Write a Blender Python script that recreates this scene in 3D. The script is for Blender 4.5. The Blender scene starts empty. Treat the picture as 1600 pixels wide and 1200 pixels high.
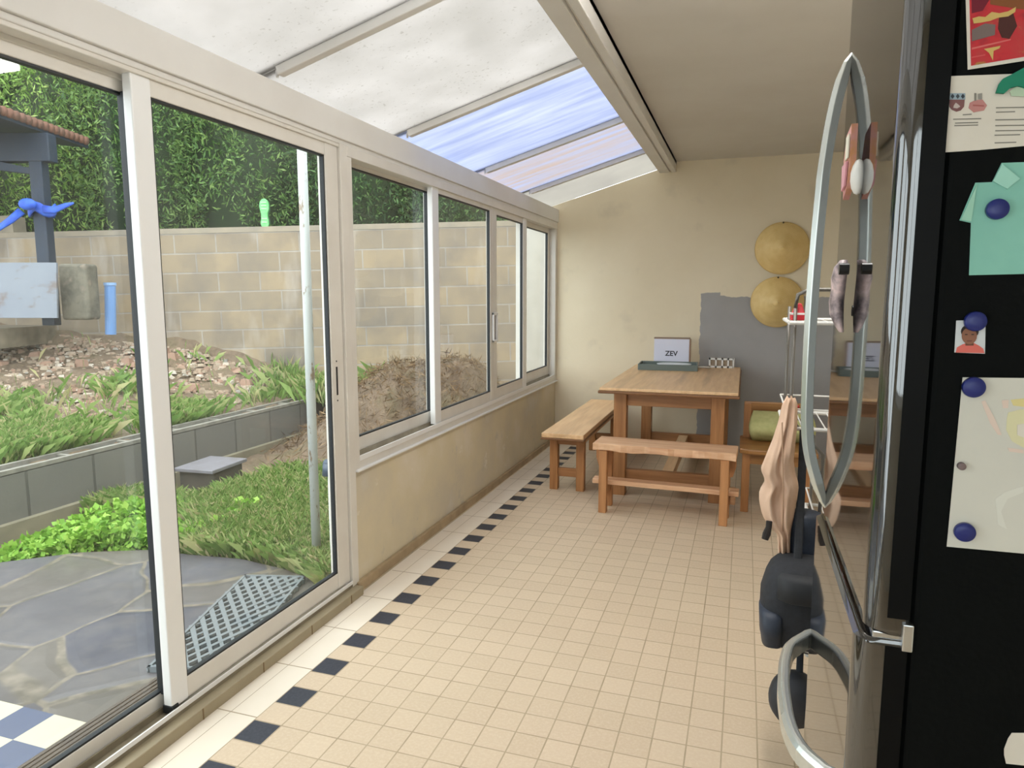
import bpy, bmesh, math, random
import numpy as np
from mathutils import Vector, Matrix
R = math.radians
S = bpy.context.scene
COL = S.collection
rng = np.random.default_rng(7)
random.seed(7)

# ------------------------------------------------------------------ camera, world, exposure
F, PITCH, YAW, CH = 1090.0, R(7.3), R(18.4), 1.44
cam = bpy.data.cameras.new('camera'); cam.sensor_width = 36; cam.lens = 36*F/1600; cam.clip_start = .02
camo = bpy.data.objects.new('camera', cam); COL.objects.link(camo)
camo.location = (0, 0, CH); camo.rotation_euler = (R(90)-PITCH, 0, YAW)
S.camera = camo
S.view_settings.view_transform = 'Standard'; S.view_settings.look = 'None'
S.view_settings.gamma = 1; S.view_settings.use_curve_mapping = False
S.view_settings.exposure = 1.78
w = bpy.data.worlds.new('overcast_sky'); S.world = w; w.use_nodes = True
wb = w.node_tree.nodes['Background']
wb.inputs['Color'].default_value = (.90, .96, 1.0, 1); wb.inputs['Strength'].default_value = 1.0
sl = bpy.data.lights.new('sun', 'SUN'); sl.energy = .5; sl.angle = R(70); sl.color = (1, .97, .92)
slo = bpy.data.objects.new('sun', sl); COL.objects.link(slo); slo.rotation_euler = (R(25), R(-12), 0); slo.location = (0, 0, 9)

# ------------------------------------------------------------------ helpers
FW = np.array([-math.sin(YAW)*math.cos(PITCH), math.cos(YAW)*math.cos(PITCH), -math.sin(PITCH)])
RT = np.array([math.cos(YAW), math.sin(YAW), 0.]); UP = np.cross(RT, FW)
def ray(px, py): return FW+RT*(px-800)/F+UP*(600-py)/F
def at(px, py, y):                        # photo pixel -> point on the plane at room depth y
    d = ray(px, py); return Vector(np.array([0, 0, CH])+d*(y/d[1]))
def dep(D, s, z): return Vector((-math.sin(YAW)*D+math.cos(YAW)*s, math.cos(YAW)*D+math.sin(YAW)*s, z))
def atD(px, py, D):
    d = ray(px, py); t = D/(-math.sin(YAW)*d[0]+math.cos(YAW)*d[1]); return Vector(np.array([0, 0, CH])+d*t)

def lin(c):
    c = c/255; return c/12.92 if c <= .04045 else ((c+.055)/1.055)**2.4
def rgb(r, g, b, k=1.): return (lin(r)*k, lin(g)*k, lin(b)*k, 1)

class N:
    def __init__(s, name):
        s.m = bpy.data.materials.new(name); s.m.use_nodes = True
        s.t = s.m.node_tree; s.p = s.t.nodes['Principled BSDF']; s.out = s.t.nodes['Material Output']
    def n(s, typ, **kw):
        x = s.t.nodes.new(typ)
        for k, v in kw.items(): setattr(x, k, v)
        return x
    def l(s, a, b): s.t.links.new(a, b)
    def v(s, sock, val):
        if hasattr(val, 'is_linked') or hasattr(val, 'links'): s.l(val, sock)
        else: sock.default_value = val
    def math(s, op, a, b=0., c=None):
        x = s.n('ShaderNodeMath', operation=op); s.v(x.inputs[0], a); s.v(x.inputs[1], b)
        if c is not None: s.v(x.inputs[2], c)
        return x.outputs[0]
    def mix(s, f, a, b):
        x = s.n('ShaderNodeMix', data_type='RGBA'); s.v(x.inputs[0], f); s.v(x.inputs[6], a); s.v(x.inputs[7], b)
        return x.outputs[2]
    def co(s): 
        if not hasattr(s, '_co'): s._co = s.n('ShaderNodeTexCoord').outputs['Object']
        return s._co
    def sep(s, vec):
        x = s.n('ShaderNodeSeparateXYZ'); s.l(vec, x.inputs[0]); return x.outputs
    def comb(s, a, b, c=0.):
        x = s.n('ShaderNodeCombineXYZ'); s.v(x.inputs[0], a); s.v(x.inputs[1], b); s.v(x.inputs[2], c); return x.outputs[0]
    def mapv(s, vec, sc=(1, 1, 1), loc=(0, 0, 0)):
        x = s.n('ShaderNodeMapping'); s.l(vec, x.inputs[0]); x.inputs['Scale'].default_value = sc; x.inputs['Location'].default_value = loc
        return x.outputs[0]
    def noise(s, vec, scale, detail=4., rough=.55):
        x = s.n('ShaderNodeTexNoise'); s.l(vec, x.inputs['Vector']); x.inputs['Scale'].default_value = scale
        x.inputs['Detail'].default_value = detail; x.inputs['Roughness'].default_value = rough
        return x.outputs['Fac']
    def ramp(s, f, stops):
        x = s.n('ShaderNodeValToRGB'); s.l(f, x.inputs[0]); e = x.color_ramp.elements
        while len(e) < len(stops): e.new(.5)
        for i, (p, c) in enumerate(stops): e[i].position = p; e[i].color = c if len(c) == 4 else (*c, 1)
        return x.outputs[0]
    def step(s, f, a, b):
        x = s.n('ShaderNodeMapRange'); s.l(f, x.inputs[0]); x.inputs[1].default_value = a; x.inputs[2].default_value = b; return x.outputs[0]
    def bump(s, h, st=.3, d=.01):
        x = s.n('ShaderNodeBump'); s.l(h, x.inputs['Height']); x.inputs['Strength'].default_value = st; x.inputs['Distance'].default_value = d
        s.l(x.outputs[0], s.p.inputs['Normal'])
    def base(s, c): s.v(s.p.inputs['Base Color'], c)
    def rough(s, c): s.v(s.p.inputs['Roughness'], c)

def plain(name, c, rough=.6, metal=0., c2=None, sc=20., bump=0., spec=None, stretch=(1, 1, 1)):
    m = N(name); m.base(c); m.rough(rough); m.p.inputs['Metallic'].default_value = metal
    if spec is not None: m.p.inputs['Specular IOR Level'].default_value = spec
    if c2 is not None or bump:
        f = m.noise(m.mapv(m.co(), stretch), sc)
        if c2 is not None: m.base(m.mix(m.step(f, .3, .7), c, c2))
        if bump: m.bump(f, bump)
    return m.m
def wood(name, c1, c2, axis, sc=1., rough=.5, knots=.0):
    m = N(name); st = [22, 22, 22]; st[axis] = 1.6
    v = m.mapv(m.co(), tuple(x*sc for x in st))
    f = m.noise(v, 1.6, 6, .65); g = m.noise(m.mapv(m.co(), tuple(x*.25*sc for x in st)), 2., 3)
    c = m.mix(m.step(f, .32, .68), c1, c2); c = m.mix(m.math('MULTIPLY', m.step(g, .5, .75), .55), c, tuple(x*.55 for x in c2[:3])+(1,))
    m.base(c); m.rough(rough); m.bump(f, .15, .004); return m.m
def leafmat(name, stops, rough=.5, trans=.25):
    m = N(name); g = m.n('ShaderNodeNewGeometry')
    c = m.ramp(g.outputs['Random Per Island'], stops); m.base(c); m.rough(rough)
    m.p.inputs['Specular IOR Level'].default_value = .3
    t = m.n('ShaderNodeBsdfTranslucent'); m.l(c, t.inputs[0])
    x = m.n('ShaderNodeMixShader'); x.inputs[0].default_value = trans
    m.l(m.p.outputs[0], x.inputs[1]); m.l(t.outputs[0], x.inputs[2]); m.l(x.outputs[0], m.out.inputs[0]); return m.m

def tag(o, label=None, cat=None, group=None, kind=None):
    for k, v in (('label', label), ('category', cat), ('group', group), ('kind', kind)):
        if v: o[k] = v
    return o
def thing(name, loc, label, cat, group=None, rz=0, kind=None):
    o = bpy.data.objects.new(name, None); COL.objects.link(o); o.location = loc; o.rotation_euler = (0, 0, rz)
    o.empty_display_size = .1
    return tag(o, label, cat, group, kind)

class MB:
    """collects shapes (in coordinates relative to origin o) into one mesh"""
    def __init__(s, o=(0, 0, 0)): s.b = bmesh.new(); s.o = Vector(o)
    def box(s, lo, hi, rot=None):
        lo = Vector(lo)-s.o; hi = Vector(hi)-s.o; c = (lo+hi)/2; d = hi-lo
        M = Matrix.Translation(c) @ (rot.to_4x4() if rot else Matrix()) @ Matrix.Diagonal((*d, 1))
        bmesh.ops.create_cube(s.b, size=1, matrix=M); return s
    def cbox(s, c, d, rot=None):
        c = Vector(c); d = Vector(d)/2; return s.box(c-d, c+d, rot)
    def cyl(s, p, q, r, r2=None, seg=14, caps=True):
        p = Vector(p)-s.o; q = Vector(q)-s.o; d = q-p
        M = Matrix.Translation((p+q)/2) @ d.to_track_quat('Z', 'Y').to_matrix().to_4x4()
        bmesh.ops.create_cone(s.b, cap_ends=caps, segments=seg, radius1=r, radius2=r if r2 is None else r2, depth=d.length, matrix=M); return s
    def ell(s, c, d, seg=20, rot=None):
        M = Matrix.Translation(Vector(c)-s.o) @ (rot.to_4x4() if rot else Matrix()) @ Matrix.Diagonal((*d, 1))
        bmesh.ops.create_uvsphere(s.b, u_segments=seg, v_segments=max(6, seg//2), radius=1, matrix=M); return s
    def prism(s, pts, e):                  # closed polygon of 3-D points, pushed along e
        e = Vector(e); a = [s.b.verts.new(Vector(p)-s.o) for p in pts]; c = [s.b.verts.new(Vector(p)-s.o+e) for p in pts]
        n = len(a); s.b.faces.new(a[::-1]); s.b.faces.new(c)
        for i in range(n): s.b.faces.new((a[i], a[(i+1) % n], c[(i+1) % n], c[i]))
        return s
    def loft(s, rings, close=True, caps=True):
        vs = [[s.b.verts.new(Vector(p)-s.o) for p in r] for r in rings]; n = len(vs[0])
        for a, c in zip(vs, vs[1:]):
            for i in range(n if close else n-1): s.b.faces.new((a[i], a[(i+1) % n], c[(i+1) % n], c[i]))
        if close and caps: s.b.faces.new(vs[0][::-1]); s.b.faces.new(vs[-1])
        return s
    def tube(s, pts, r, seg=8, flat=None, prof=None):
        pts = [Vector(p) for p in pts]; n = len(pts); rings = []
        up = Vector(flat) if flat else None
        for i, p in enumerate(pts):
            a = pts[max(0, i-1)]; c = pts[min(n-1, i+1)]; t = (c-a).normalized()
            u = up if up is not None else (Vector((0, 0, 1)) if abs(t.z) < .9 else Vector((0, 1, 0)))
            x = t.cross(u).normalized(); y = x.cross(t).normalized(); rr = r[i] if isinstance(r, (list, tuple)) else r
            rx, ry = rr if isinstance(rr, (tuple, list)) else (rr, rr)
            if prof: ring = [p+x*rx*i1+y*ry*j1 for i1, j1 in prof]
            elif seg == 4: ring = [p+x*rx*i1+y*ry*j1 for i1, j1 in ((-1, -1), (1, -1), (1, 1), (-1, 1))]
            else: ring = [p+x*rx*math.cos(2*math.pi*k/seg)+y*ry*math.sin(2*math.pi*k/seg) for k in range(seg)]
            rings.append(ring)
        return s.loft(rings)
    def build(s, name, mat, parent=None, loc=None, bevel=0, smooth=False, seg=2, sub=0):
        bmesh.ops.recalc_face_normals(s.b, faces=s.b.faces)
        me = bpy.data.meshes.new(name); s.b.to_mesh(me); s.b.free()
        o = bpy.data.objects.new(name, me); COL.objects.link(o)
        me.materials.append(mat)
        if parent is not None: o.parent = parent
        else: o.location = loc if loc is not None else s.o
        if smooth:
            for f in me.polygons: f.use_smooth = True
        if bevel:
            b = o.modifiers.new('b', 'BEVEL'); b.width = bevel; b.segments = seg; b.limit_method = 'ANGLE'; b.angle_limit = R(40)
        if sub:
            d = o.modifiers.new('s', 'SUBSURF'); d.levels = sub; d.render_levels = sub
        return o
def raw(name, verts, faces, mat, parent=None, smooth=False, loc=(0, 0, 0)):
    me = bpy.data.meshes.new(name); me.from_pydata([tuple(v) for v in verts], [], faces); me.update(); me.materials.append(mat)
    o = bpy.data.objects.new(name, me); COL.objects.link(o)
    if parent is not None: o.parent = parent
    else: o.location = loc
    if smooth:
        for f in me.polygons: f.use_smooth = True
    return o
def text(name, body, size, mat, parent, loc, rot, depth=.0008):
    cu = bpy.data.curves.new(name, 'FONT'); cu.body = body; cu.size = size; cu.extrude = depth; cu.offset = size*.025; cu.align_x = 'CENTER'; cu.align_y = 'CENTER'
    t = bpy.data.objects.new(name, cu); COL.objects.link(t)
    me = bpy.data.meshes.new_from_object(t.evaluated_get(bpy.context.evaluated_depsgraph_get()))
    COL.objects.unlink(t); bpy.data.objects.remove(t); me.materials.clear(); me.materials.append(mat)
    o = bpy.data.objects.new(name, me); COL.objects.link(o); o.parent = parent; o.location = loc; o.rotation_euler = rot; return o
def leaves(n, pos, size, aspect=.5, norm=None, droop=0.):
    """kite-shaped leaf quads at positions pos (n,3)"""
    a = rng.normal(size=(n, 3)); a /= np.linalg.norm(a, axis=1)[:, None]; a[:, 2] -= droop
    b = np.cross(a, rng.normal(size=(n, 3))); b /= np.linalg.norm(b, axis=1)[:, None]
    sz = size*(.6+.8*rng.random(n))[:, None]
    v = np.stack([pos, pos+a*sz*.5+b*sz*aspect*.5, pos+a*sz, pos+a*sz*.5-b*sz*aspect*.5], 1).reshape(-1, 3)
    f = np.arange(n*4).reshape(-1, 4).tolist(); return v, f
def blades(n, pos, h, wd, lean=.5):
    ang = rng.random(n)*2*np.pi; d = np.stack([np.cos(ang), np.sin(ang), 0*ang], 1); q = np.stack([-np.sin(ang), np.cos(ang), 0*ang], 1)
    hh = h*(.45+.9*rng.random(n)) if np.isscalar(h) else h*(.45+.9*rng.random(n)); L = lean*(.2+rng.random(n))
    ww = wd*(.6+.8*rng.random(n)); z = np.array([0, 0, 1.])
    m = pos+z*(hh*.6)[:, None]+d*(hh*L*.35)[:, None]; t = pos+z*(hh*(1-.25*L))[:, None]+d*(hh*L)[:, None]
    v = np.stack([pos-q*ww[:, None]/2, pos+q*ww[:, None]/2, m+q*ww[:, None]*.4, t, m-q*ww[:, None]*.4], 1).reshape(-1, 3)
    return v, np.arange(n*5).reshape(-1, 5).tolist()

# ------------------------------------------------------------------ materials
ALU = plain('cream_painted_aluminium', rgb(221, 217, 210), .38, c2=rgb(213, 208, 200), sc=6)
ALUW = plain('white_painted_aluminium', rgb(232, 232, 232), .35)
BEAM = plain('beam_paint', rgb(222, 220, 217), .55, c2=rgb(214, 211, 207), sc=3)
GASK = plain('black_rubber_gasket', rgb(22, 26, 30), .5)
GREYP = plain('track_metal', rgb(150, 140, 120), .4, c2=rgb(120, 110, 92), sc=12)
def glass(name, tint=(1, 1, 1, 1)):
    m = N(name); t = m.n('ShaderNodeBsdfTransparent'); t.inputs[0].default_value = tint
    g = m.n('ShaderNodeBsdfGlossy'); g.inputs['Roughness'].default_value = .0
    fr = m.n('ShaderNodeFresnel'); fr.inputs[0].default_value = 1.45
    geo = m.n('ShaderNodeNewGeometry')
    f = m.math('MULTIPLY', fr.outputs[0], m.math('SUBTRACT', 1., geo.outputs['Backfacing']))
    x = m.n('ShaderNodeMixShader'); m.l(f, x.inputs[0]); m.l(t.outputs[0], x.inputs[1]); m.l(g.outputs[0], x.inputs[2])
    du = m.n('ShaderNodeBsdfDiffuse'); du.inputs[0].default_value = (.8, .85, .85, 1); y = m.n('ShaderNodeMixShader')  # dirt film, with milky reflected haze put in as pale diffuse
    m.l(m.math('MULTIPLY', m.step(m.noise(m.co(), 1.6, 5), .25, .75), .05), y.inputs[0]); m.l(x.outputs[0], y.inputs[1]); m.l(du.outputs[0], y.inputs[2]); m.l(y.outputs[0], m.out.inputs[0]); return m.m
GLASS = glass('window_glass', (.97, .99, .98, 1))
def poly(name, c, c2, streak, speck=True, tr=.0):
    m = N(name); co = m.co()
    f = m.noise(m.mapv(co, streak), 3., 5); c0 = m.mix(m.step(f, .35, .7), c, c2)
    if speck:
        k = m.noise(co, 55, 2, .6); b = m.noise(co, 4, 3)
        k = m.math('MULTIPLY', m.step(k, .62, .72), m.step(b, .38, .62)); c0 = m.mix(m.math('MULTIPLY', k, .45), c0, rgb(120, 112, 98))
    t = m.n('ShaderNodeBsdfTranslucent'); m.l(c0, t.inputs[0]); d = m.n('ShaderNodeBsdfDiffuse'); m.l(c0, d.inputs[0])
    x = m.n('ShaderNodeMixShader'); x.inputs[0].default_value = .22; m.l(t.outputs[0], x.inputs[1]); m.l(d.outputs[0], x.inputs[2]); m.l(x.outputs[0], m.out.inputs[0]); return m.m
POLY_OLD = poly('weathered_polycarbonate', rgb(207, 204, 201), rgb(194, 191, 187), (1, 1, 1))
POLY_NEW = poly('blue_white_polycarbonate', rgb(182, 188, 208), rgb(206, 209, 220), (.5, 5, 1), False)
POLY_MID = poly('stained_polycarbonate', rgb(192, 197, 214), rgb(202, 188, 178), (.3, 4, 1), False)
POLY_END = poly('cream_polycarbonate', rgb(198, 195, 189), rgb(190, 187, 182), (1, 1, 1), False)

CEIL = plain('ceiling_plaster', rgb(214, 211, 206), .85, c2=rgb(207, 203, 197), sc=2, bump=.05)
def wallmat():
    m = N('cream_wall_paint'); x, y, z = m.sep(m.co()); co = m.co()
    n1 = m.noise(co, 1.3, 5); c = m.mix(m.step(n1, .35, .7), rgb(233, 221, 196), rgb(224, 211, 184))
    nn = m.math('MULTIPLY', m.math('SUBTRACT', m.noise(co, 9, 3), .5), .05)
    ins = m.math('MULTIPLY', m.math('GREATER_THAN', m.math('ADD', x, nn), -.385),
                 m.math('LESS_THAN', m.math('ADD', z, nn), m.math('SUBTRACT', 1.455, m.math('MULTIPLY', m.math('GREATER_THAN', x, -.22), .035))))
    g = m.mix(m.step(m.noise(co, 2.5, 4), .3, .7), rgb(170, 168, 168), rgb(158, 157, 156))
    c = m.mix(ins, c, g)
    # dirt scuffs on the cream paint low on the wall
    d = m.math('MULTIPLY', m.step(m.noise(co, 3.3, 6), .6, .75), .25); c = m.mix(d, c, rgb(175, 165, 150))
    m.base(c); m.rough(.85); m.bump(m.noise(co, 60, 3), .08); return m.m
WALL = wallmat()
def lowwall():
    m = N('sandy_render'); co = m.co(); n1 = m.noise(co, 1.6, 6)
    c = m.ramp(n1, [(.32, rgb(222, 212, 198)), (.48, rgb(212, 200, 172)), (.62, rgb(202, 192, 172)), (.72, rgb(206, 202, 196))])
    k = m.math('MULTIPLY', m.step(m.noise(m.mapv(co, (1, 1, .6)), 5, 7, .7), .6, .68), .55); c = m.mix(k, c, rgb(176, 172, 166))
    w_ = m.math('MULTIPLY', m.step(m.noise(m.mapv(co, (1, 1, 1.4), (3, 1, 2)), 4, 6, .65), .64, .69), .6); c = m.mix(w_, c, rgb(236, 230, 222))
    m.base(c); m.rough(.8); m.bump(m.noise(co, 22, 6), .25, .006); return m.m
LOWW = lowwall()
def floormat():
    m = N('small_beige_tiles'); x, y, z = m.sep(m.co()); T = .1085
    u = m.math('DIVIDE', m.math('ADD', x, 1.535), T); v = m.math('DIVIDE', m.math('SUBTRACT', y, 1.719), T)
    fu = m.math('FLOOR', u); fv = m.math('FLOOR', v)
    big = m.math('LESS_THAN', u, 0.)
    vb = m.math('DIVIDE', m.math('SUBTRACT', y, 1.84), T*3)
    # grout masks
    def edge(a, wd):
        fr = m.math('FRACT', a); return m.math('LESS_THAN', m.math('MINIMUM', fr, m.math('SUBTRACT', 1., fr)), wd)
    gs = m.math('MAXIMUM', edge(u, .022), edge(v, .022))
    gb = m.math('MAXIMUM', edge(vb, .008), edge(u, .012)); gb = m.math('MULTIPLY', gb, m.math('LESS_THAN', m.math('ABSOLUTE', m.math('SUBTRACT', u, -.8)), .82))
    odd = m.math('MODULO', m.math('ABSOLUTE', fv), 2.)
    blk = m.math('MULTIPLY', m.math('COMPARE', fu, 0., .1), m.math('LESS_THAN', odd, .5))
    wn = m.n('ShaderNodeTexWhiteNoise', noise_dimensions='2D'); m.l(m.comb(fu, fv), wn.inputs['Vector'])
    tile = m.mix(wn.outputs['Value'], rgb(205, 184, 159), rgb(197, 176, 151))
    sp = m.noise(m.co(), 90, 3, .7); tile = m.mix(m.math('MULTIPLY', m.step(sp, .45, .7), .35), tile, rgb(222, 208, 184))
    dirt = m.noise(m.co(), 1.1, 5); tile = m.mix(m.math('MULTIPLY', m.step(dirt, .4, .7), .3), tile, rgb(200, 184, 158))
    bigc = m.mix(m.step(m.noise(m.co(), 3, 4), .3, .7), rgb(230, 220, 205), rgb(224, 212, 195))
    c = m.mix(big, m.mix(blk, tile, m.mix(m.step(sp, .4, .7), rgb(48, 50, 60), rgb(60, 62, 72))), bigc)
    g = m.mix(big, gs, gb)
    far = m.math('MULTIPLY', m.step(m.noise(m.co(), 6, 3), .3, .6), .55)
    gc = m.mix(far, rgb(156, 138, 112), rgb(184, 166, 140))
    m.base(m.mix(g, c, gc)); m.rough(m.mix(m.step(dirt, .3, .7), (.42, .42, .42, 1), (.58, .58, .58, 1)))
    m.p.inputs['Specular IOR Level'].default_value = .35
    m.bump(m.math('SUBTRACT', 1., g), .3, .002); return m.m
FLOOR = floormat()
STEP = plain('brown_step_tile', rgb(160, 148, 122), .55, c2=rgb(148, 136, 112), sc=5)
GROUT = plain('grout', rgb(120, 98, 68), .8)
OAKY = wood('oak_table_top', rgb(232, 196, 154), rgb(212, 172, 128), 1, 1., .4)
OAKX = wood('oak_crossways', rgb(178, 128, 84), rgb(150, 102, 62), 0, 1., .45)
OAKZ = wood('oak_upright', rgb(186, 134, 86), rgb(156, 106, 64), 2, 1., .45)
OAKD = wood('dark_oak_edge', rgb(140, 98, 62), rgb(112, 76, 46), 0, 1., .45)
BEN_Y = wood('bench_top_oak', rgb(232, 196, 154), rgb(212, 170, 126), 1, 1., .42)
PINE_X = wood('rustic_pine', rgb(226, 188, 152), rgb(198, 148, 112), 0, .8, .5)
PINE_Z = wood('rustic_pine_leg', rgb(196, 142, 94), rgb(166, 114, 72), 2, .8, .5)
CHW = wood('dark_varnished_wood', rgb(172, 124, 72), rgb(140, 96, 52), 0, 1., .35)
BLACKG = N('gloss_black_enamel'); BLACKG.base(rgb(14, 15, 17)); BLACKG.rough(.035); BLACKG.p.inputs['IOR'].default_value = 2.3; BLACKG.p.inputs['Specular IOR Level'].default_value = .5
BLACKG = BLACKG.m
BLACKS = plain('textured_black_side', rgb(8, 10, 10), .6, c2=rgb(11, 13, 13), sc=120, bump=.05, spec=.07)
BLACKD = plain('black_door_edge', rgb(6, 7, 8), .45, spec=.12)
SILV = plain('satin_silver', rgb(204, 208, 204), .25, .7)
CHROME = plain('bright_metal', rgb(210, 212, 214), .2, .9)
WHITEP = plain('white_plastic', rgb(232, 230, 226), .45)
PAPER = plain('white_paper', rgb(226, 220, 210), .8, c2=rgb(214, 206, 194), sc=8)
BLUEM = plain('blue_magnet', rgb(24, 36, 110), .35)
BLK = plain('black_fabric', rgb(30, 32, 36), .8, c2=rgb(40, 42, 48), sc=60, bump=.2)
NAVY = plain('navy_fabric', rgb(34, 42, 56), .55, c2=rgb(46, 54, 68), sc=30, bump=.15)

# ------------------------------------------------------------------ room shell
XL = -1.76
def struct(name, mb, mat, parent=None, **k):
    o = mb.build(name, mat, parent, **k)
    if parent is None: tag(o, kind='structure')
    return o
struct('floor', MB().box((-1.72, -1.6, -.12), (1.0, 6.62, 0)), FLOOR)
bw = MB(); prof = [(-1.86, -.12), (-1.86, 2.26), (-.74, 2.585), (-.66, 2.72), (1.12, 2.72), (1.12, -.12)]
bw.prism([(x, 6.62, z) for x, z in prof], (0, .18, 0)); struct('wall_back', bw, WALL)
struct('wall_right', MB().box((1.0, -1.6, -.12), (1.12, 6.62, 2.72)), plain('right_wall_paint', rgb(226, 216, 196), .85))
fw = MB(); fw.box((-1.86, -1.75, -.12), (1.12, -1.6, .9)); fw.box((-1.86, -1.75, 2.25), (1.12, -1.6, 2.72)); fw.box((-1.86, -1.75, .9), (-1.1, -1.6, 2.25)); fw.box((.92, -1.75, .9), (1.12, -1.6, 2.25)); struct('wall_front', fw, plain('front_wall_paint', rgb(200, 192, 176), .85))  # opening left in this unseen wall for the added window's daylight
struct('wall_left', MB().box((-1.875, 2.835, -.2), (-1.752, 6.62, .594)), LOWW, bevel=.006)
struct('ceiling', MB().box((-.66, -1.6, 2.63), (1.0, 6.62, 2.72)), CEIL)
struct('baseboard_left', MB().box((-1.752, 2.84, 0), (-1.728, 6.62, .05)), plain('plinth', rgb(176, 154, 122), .7, c2=rgb(150, 130, 102), sc=9), bevel=.004)
st = MB(); st.box((-1.93, -1.6, -.2), (-1.70, 2.835, .042)); so = struct('trim_1', st, STEP, bevel=.004)
g = MB()
for i in range(14): g.box((-1.7005, -1.4+i*.317, 0), (-1.6985, -1.395+i*.317, .04))
g.build('joint', GROUT, so)
# eave beam and ridge beam
eb = MB(); eb.box((-1.88, -1.6, 2.125), (-1.728, 6.62, 2.245)); eb.box((-1.88, -1.6, 2.105), (-1.74, 6.62, 2.126)); struct('trim_2', eb, BEAM, bevel=.004)
rb = MB(); rb.box((-.79, -1.6, 2.535), (-.70, 6.62, 2.60)); rb.box((-.70, -1.6, 2.55), (-.682, 6.62, 2.66)); rb.box((-.682, -1.6, 2.535), (-.64, 6.62, 2.64)); rb.box((-.655, -1.6, 2.6), (-.64, 6.62, 2.65))
struct('trim_3', rb, BEAM, bevel=.004)
# translucent lean-to roof
roof = thing('ceiling_glazed', (0, 0, 0), None, None, kind='structure')
ry = [-1.6, -.55, .5, 1.42, 2.37, 3.46, 4.63, 5.68, 6.62]
x0, z0, x1, z1 = -1.86, 2.262, -.70, 2.598; nx, nz = -(z1-z0), (x1-x0); nl = math.hypot(nx, nz); nx, nz = nx/nl, nz/nl
for i, (a, b) in enumerate(zip(ry, ry[1:])):
    mt = POLY_NEW if i == 5 else POLY_MID if i == 6 else POLY_END if i == 7 else POLY_OLD
    p = MB(); q = [(x0, z0), (x1, z1), (x1+nx*.012, z1+nz*.012), (x0+nx*.012, z0+nz*.012)]
    p.prism([(x, a+.004, z) for x, z in q], (0, b-a-.008, 0)); p.build('roof_panel', mt, roof)
for y in ry[1:-1]:
    p = MB(); h = .035; q = [(x0+.13, z0+.038), (x1-.03, z1-.009), (x1-.03-nx*h, z1-.009-nz*h), (x0+.13-nx*h, z0+.038-nz*h)]
    p.prism([(x, y-.02, z) for x, z in q], (0, .04, 0)); p.box((x0+.12, y-.006, z0), (x0+.13, y+.006, z0+.03)); p.build('rafter', BEAM, roof, bevel=.004)
    p = MB(); q = [(x0, z0+.016), (x1, z1+.016), (x1+nx*.02, z1+.016+nz*.02), (x0+nx*.02, z0+.016+nz*.02)]
    p.prism([(x, y-.03, z) for x, z in q], (0, .06, 0)); p.build('cover_strip', BEAM, roof)
# fluorescent ceiling light whose reflection shows in the left pane
lmp = thing('ceiling_light', (-.04, 2.12, 2.63), 'long white fluorescent ceiling light mirrored in the left pane', 'ceiling light')
MB().box((-.10, -.62, -.03), (.10, .62, 0)).build('housing', WHITEP, lmp, bevel=.004)
em = N('fluorescent_diffuser'); em.base((.8, .8, .8, 1)); em.p.inputs['Emission Color'].default_value = (1, .985, .955, 1); em.p.inputs['Emission Strength'].default_value = 11
MB().box((-.085, -.60, -.075), (.085, .60, -.0305)).build('diffuser', em.m, lmp, bevel=.012)
# ---- glazing
def sash(parent, y0, y1, z0, z1, xi, wl, wr, wb, wt, dpt=.034, ml=ALU, mr=ALU, gasket=True):
    """sliding panel: two stiles, two rails, gasket and pane; xi = room-side face"""
    MB().box((xi-dpt, y0, z0), (xi, y0+wl, z1)).build('stile', ml, parent, bevel=.004)
    MB().box((xi-dpt, y1-wr, z0), (xi, y1, z1)).build('stile', mr, parent, bevel=.004)
    MB().box((xi-dpt+.003, y0+wl, z0), (xi-.003, y1-wr, z0+wb)).build('rail', ALU, parent, bevel=.003)
    MB().box((xi-dpt+.003, y0+wl, z1-wt), (xi-.003, y1-wr, z1)).build('rail', ALU, parent, bevel=.003)
    a, b, c, d = y0+wl, y1-wr, z0+wb, z1-wt; t = .007; x = xi-.006
    gk = MB(); gk.box((x-.02, a, c), (x, a+t, d)); gk.box((x-.02, b-t, c), (x, b, d)); gk.box((x-.02, a, c), (x, b, c+t)); gk.box((x-.02, a, d-t), (x, b, d))
    gk.build('gasket', GASK, parent)
    MB().box((xi-.02, a, c), (xi-.015, b, d)).build('glass_pane', GLASS, parent)
d1 = thing('door_1', (0, 0, 0), None, None, kind='structure')
fr = MB(); fr.box((-1.86, .56, 2.078), (-1.80, 2.86, 2.108)); fr.box((-1.80, .56, 2.092), (-1.745, 2.86, 2.108)); fr.box((-1.86, .5, .042), (-1.74, .6, 2.108)); fr.box((-1.86, 2.805, .042), (-1.74, 2.862, 2.108))
fr.build('frame', ALU, d1, bevel=.003)
tk = MB(); tk.box((-1.86, .6, .042), (-1.745, 2.805, .05)); tk.box((-1.748, .6, .042), (-1.742, 2.805, .072)); tk.box((-1.80, .6, .042), (-1.795, 2.805, .072)); tk.box((-1.86, .6, .042), (-1.853, 2.805, .08)); tk.build('track', GREYP, d1)
MB().box((-1.744, .6, .058), (-1.739, 2.805, .074)).build('track_lip', ALUW, d1)
sash(d1, .61, 1.795, .03, 2.092, -1.803, .07, .075, .085, .048)
MB().box((-1.8025, 1.700, .115), (-1.790, 1.722, 2.043)).build('brush_seal', GASK, d1)
sash(d1, 1.693, 2.802, .073, 2.093, -1.752, .074, .098, .075, .052, ml=ALUW)
lk = MB(); lk.box((-1.7535, 2.735, .985), (-1.7505, 2.747, 1.115)); lk.cyl((-1.7535, 2.741, 1.14), (-1.7505, 2.741, 1.14), .004); lk.cyl((-1.7535, 2.741, .96), (-1.7505, 2.741, .96), .004); lk.build('lock_slot', GASK, d1)
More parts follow.
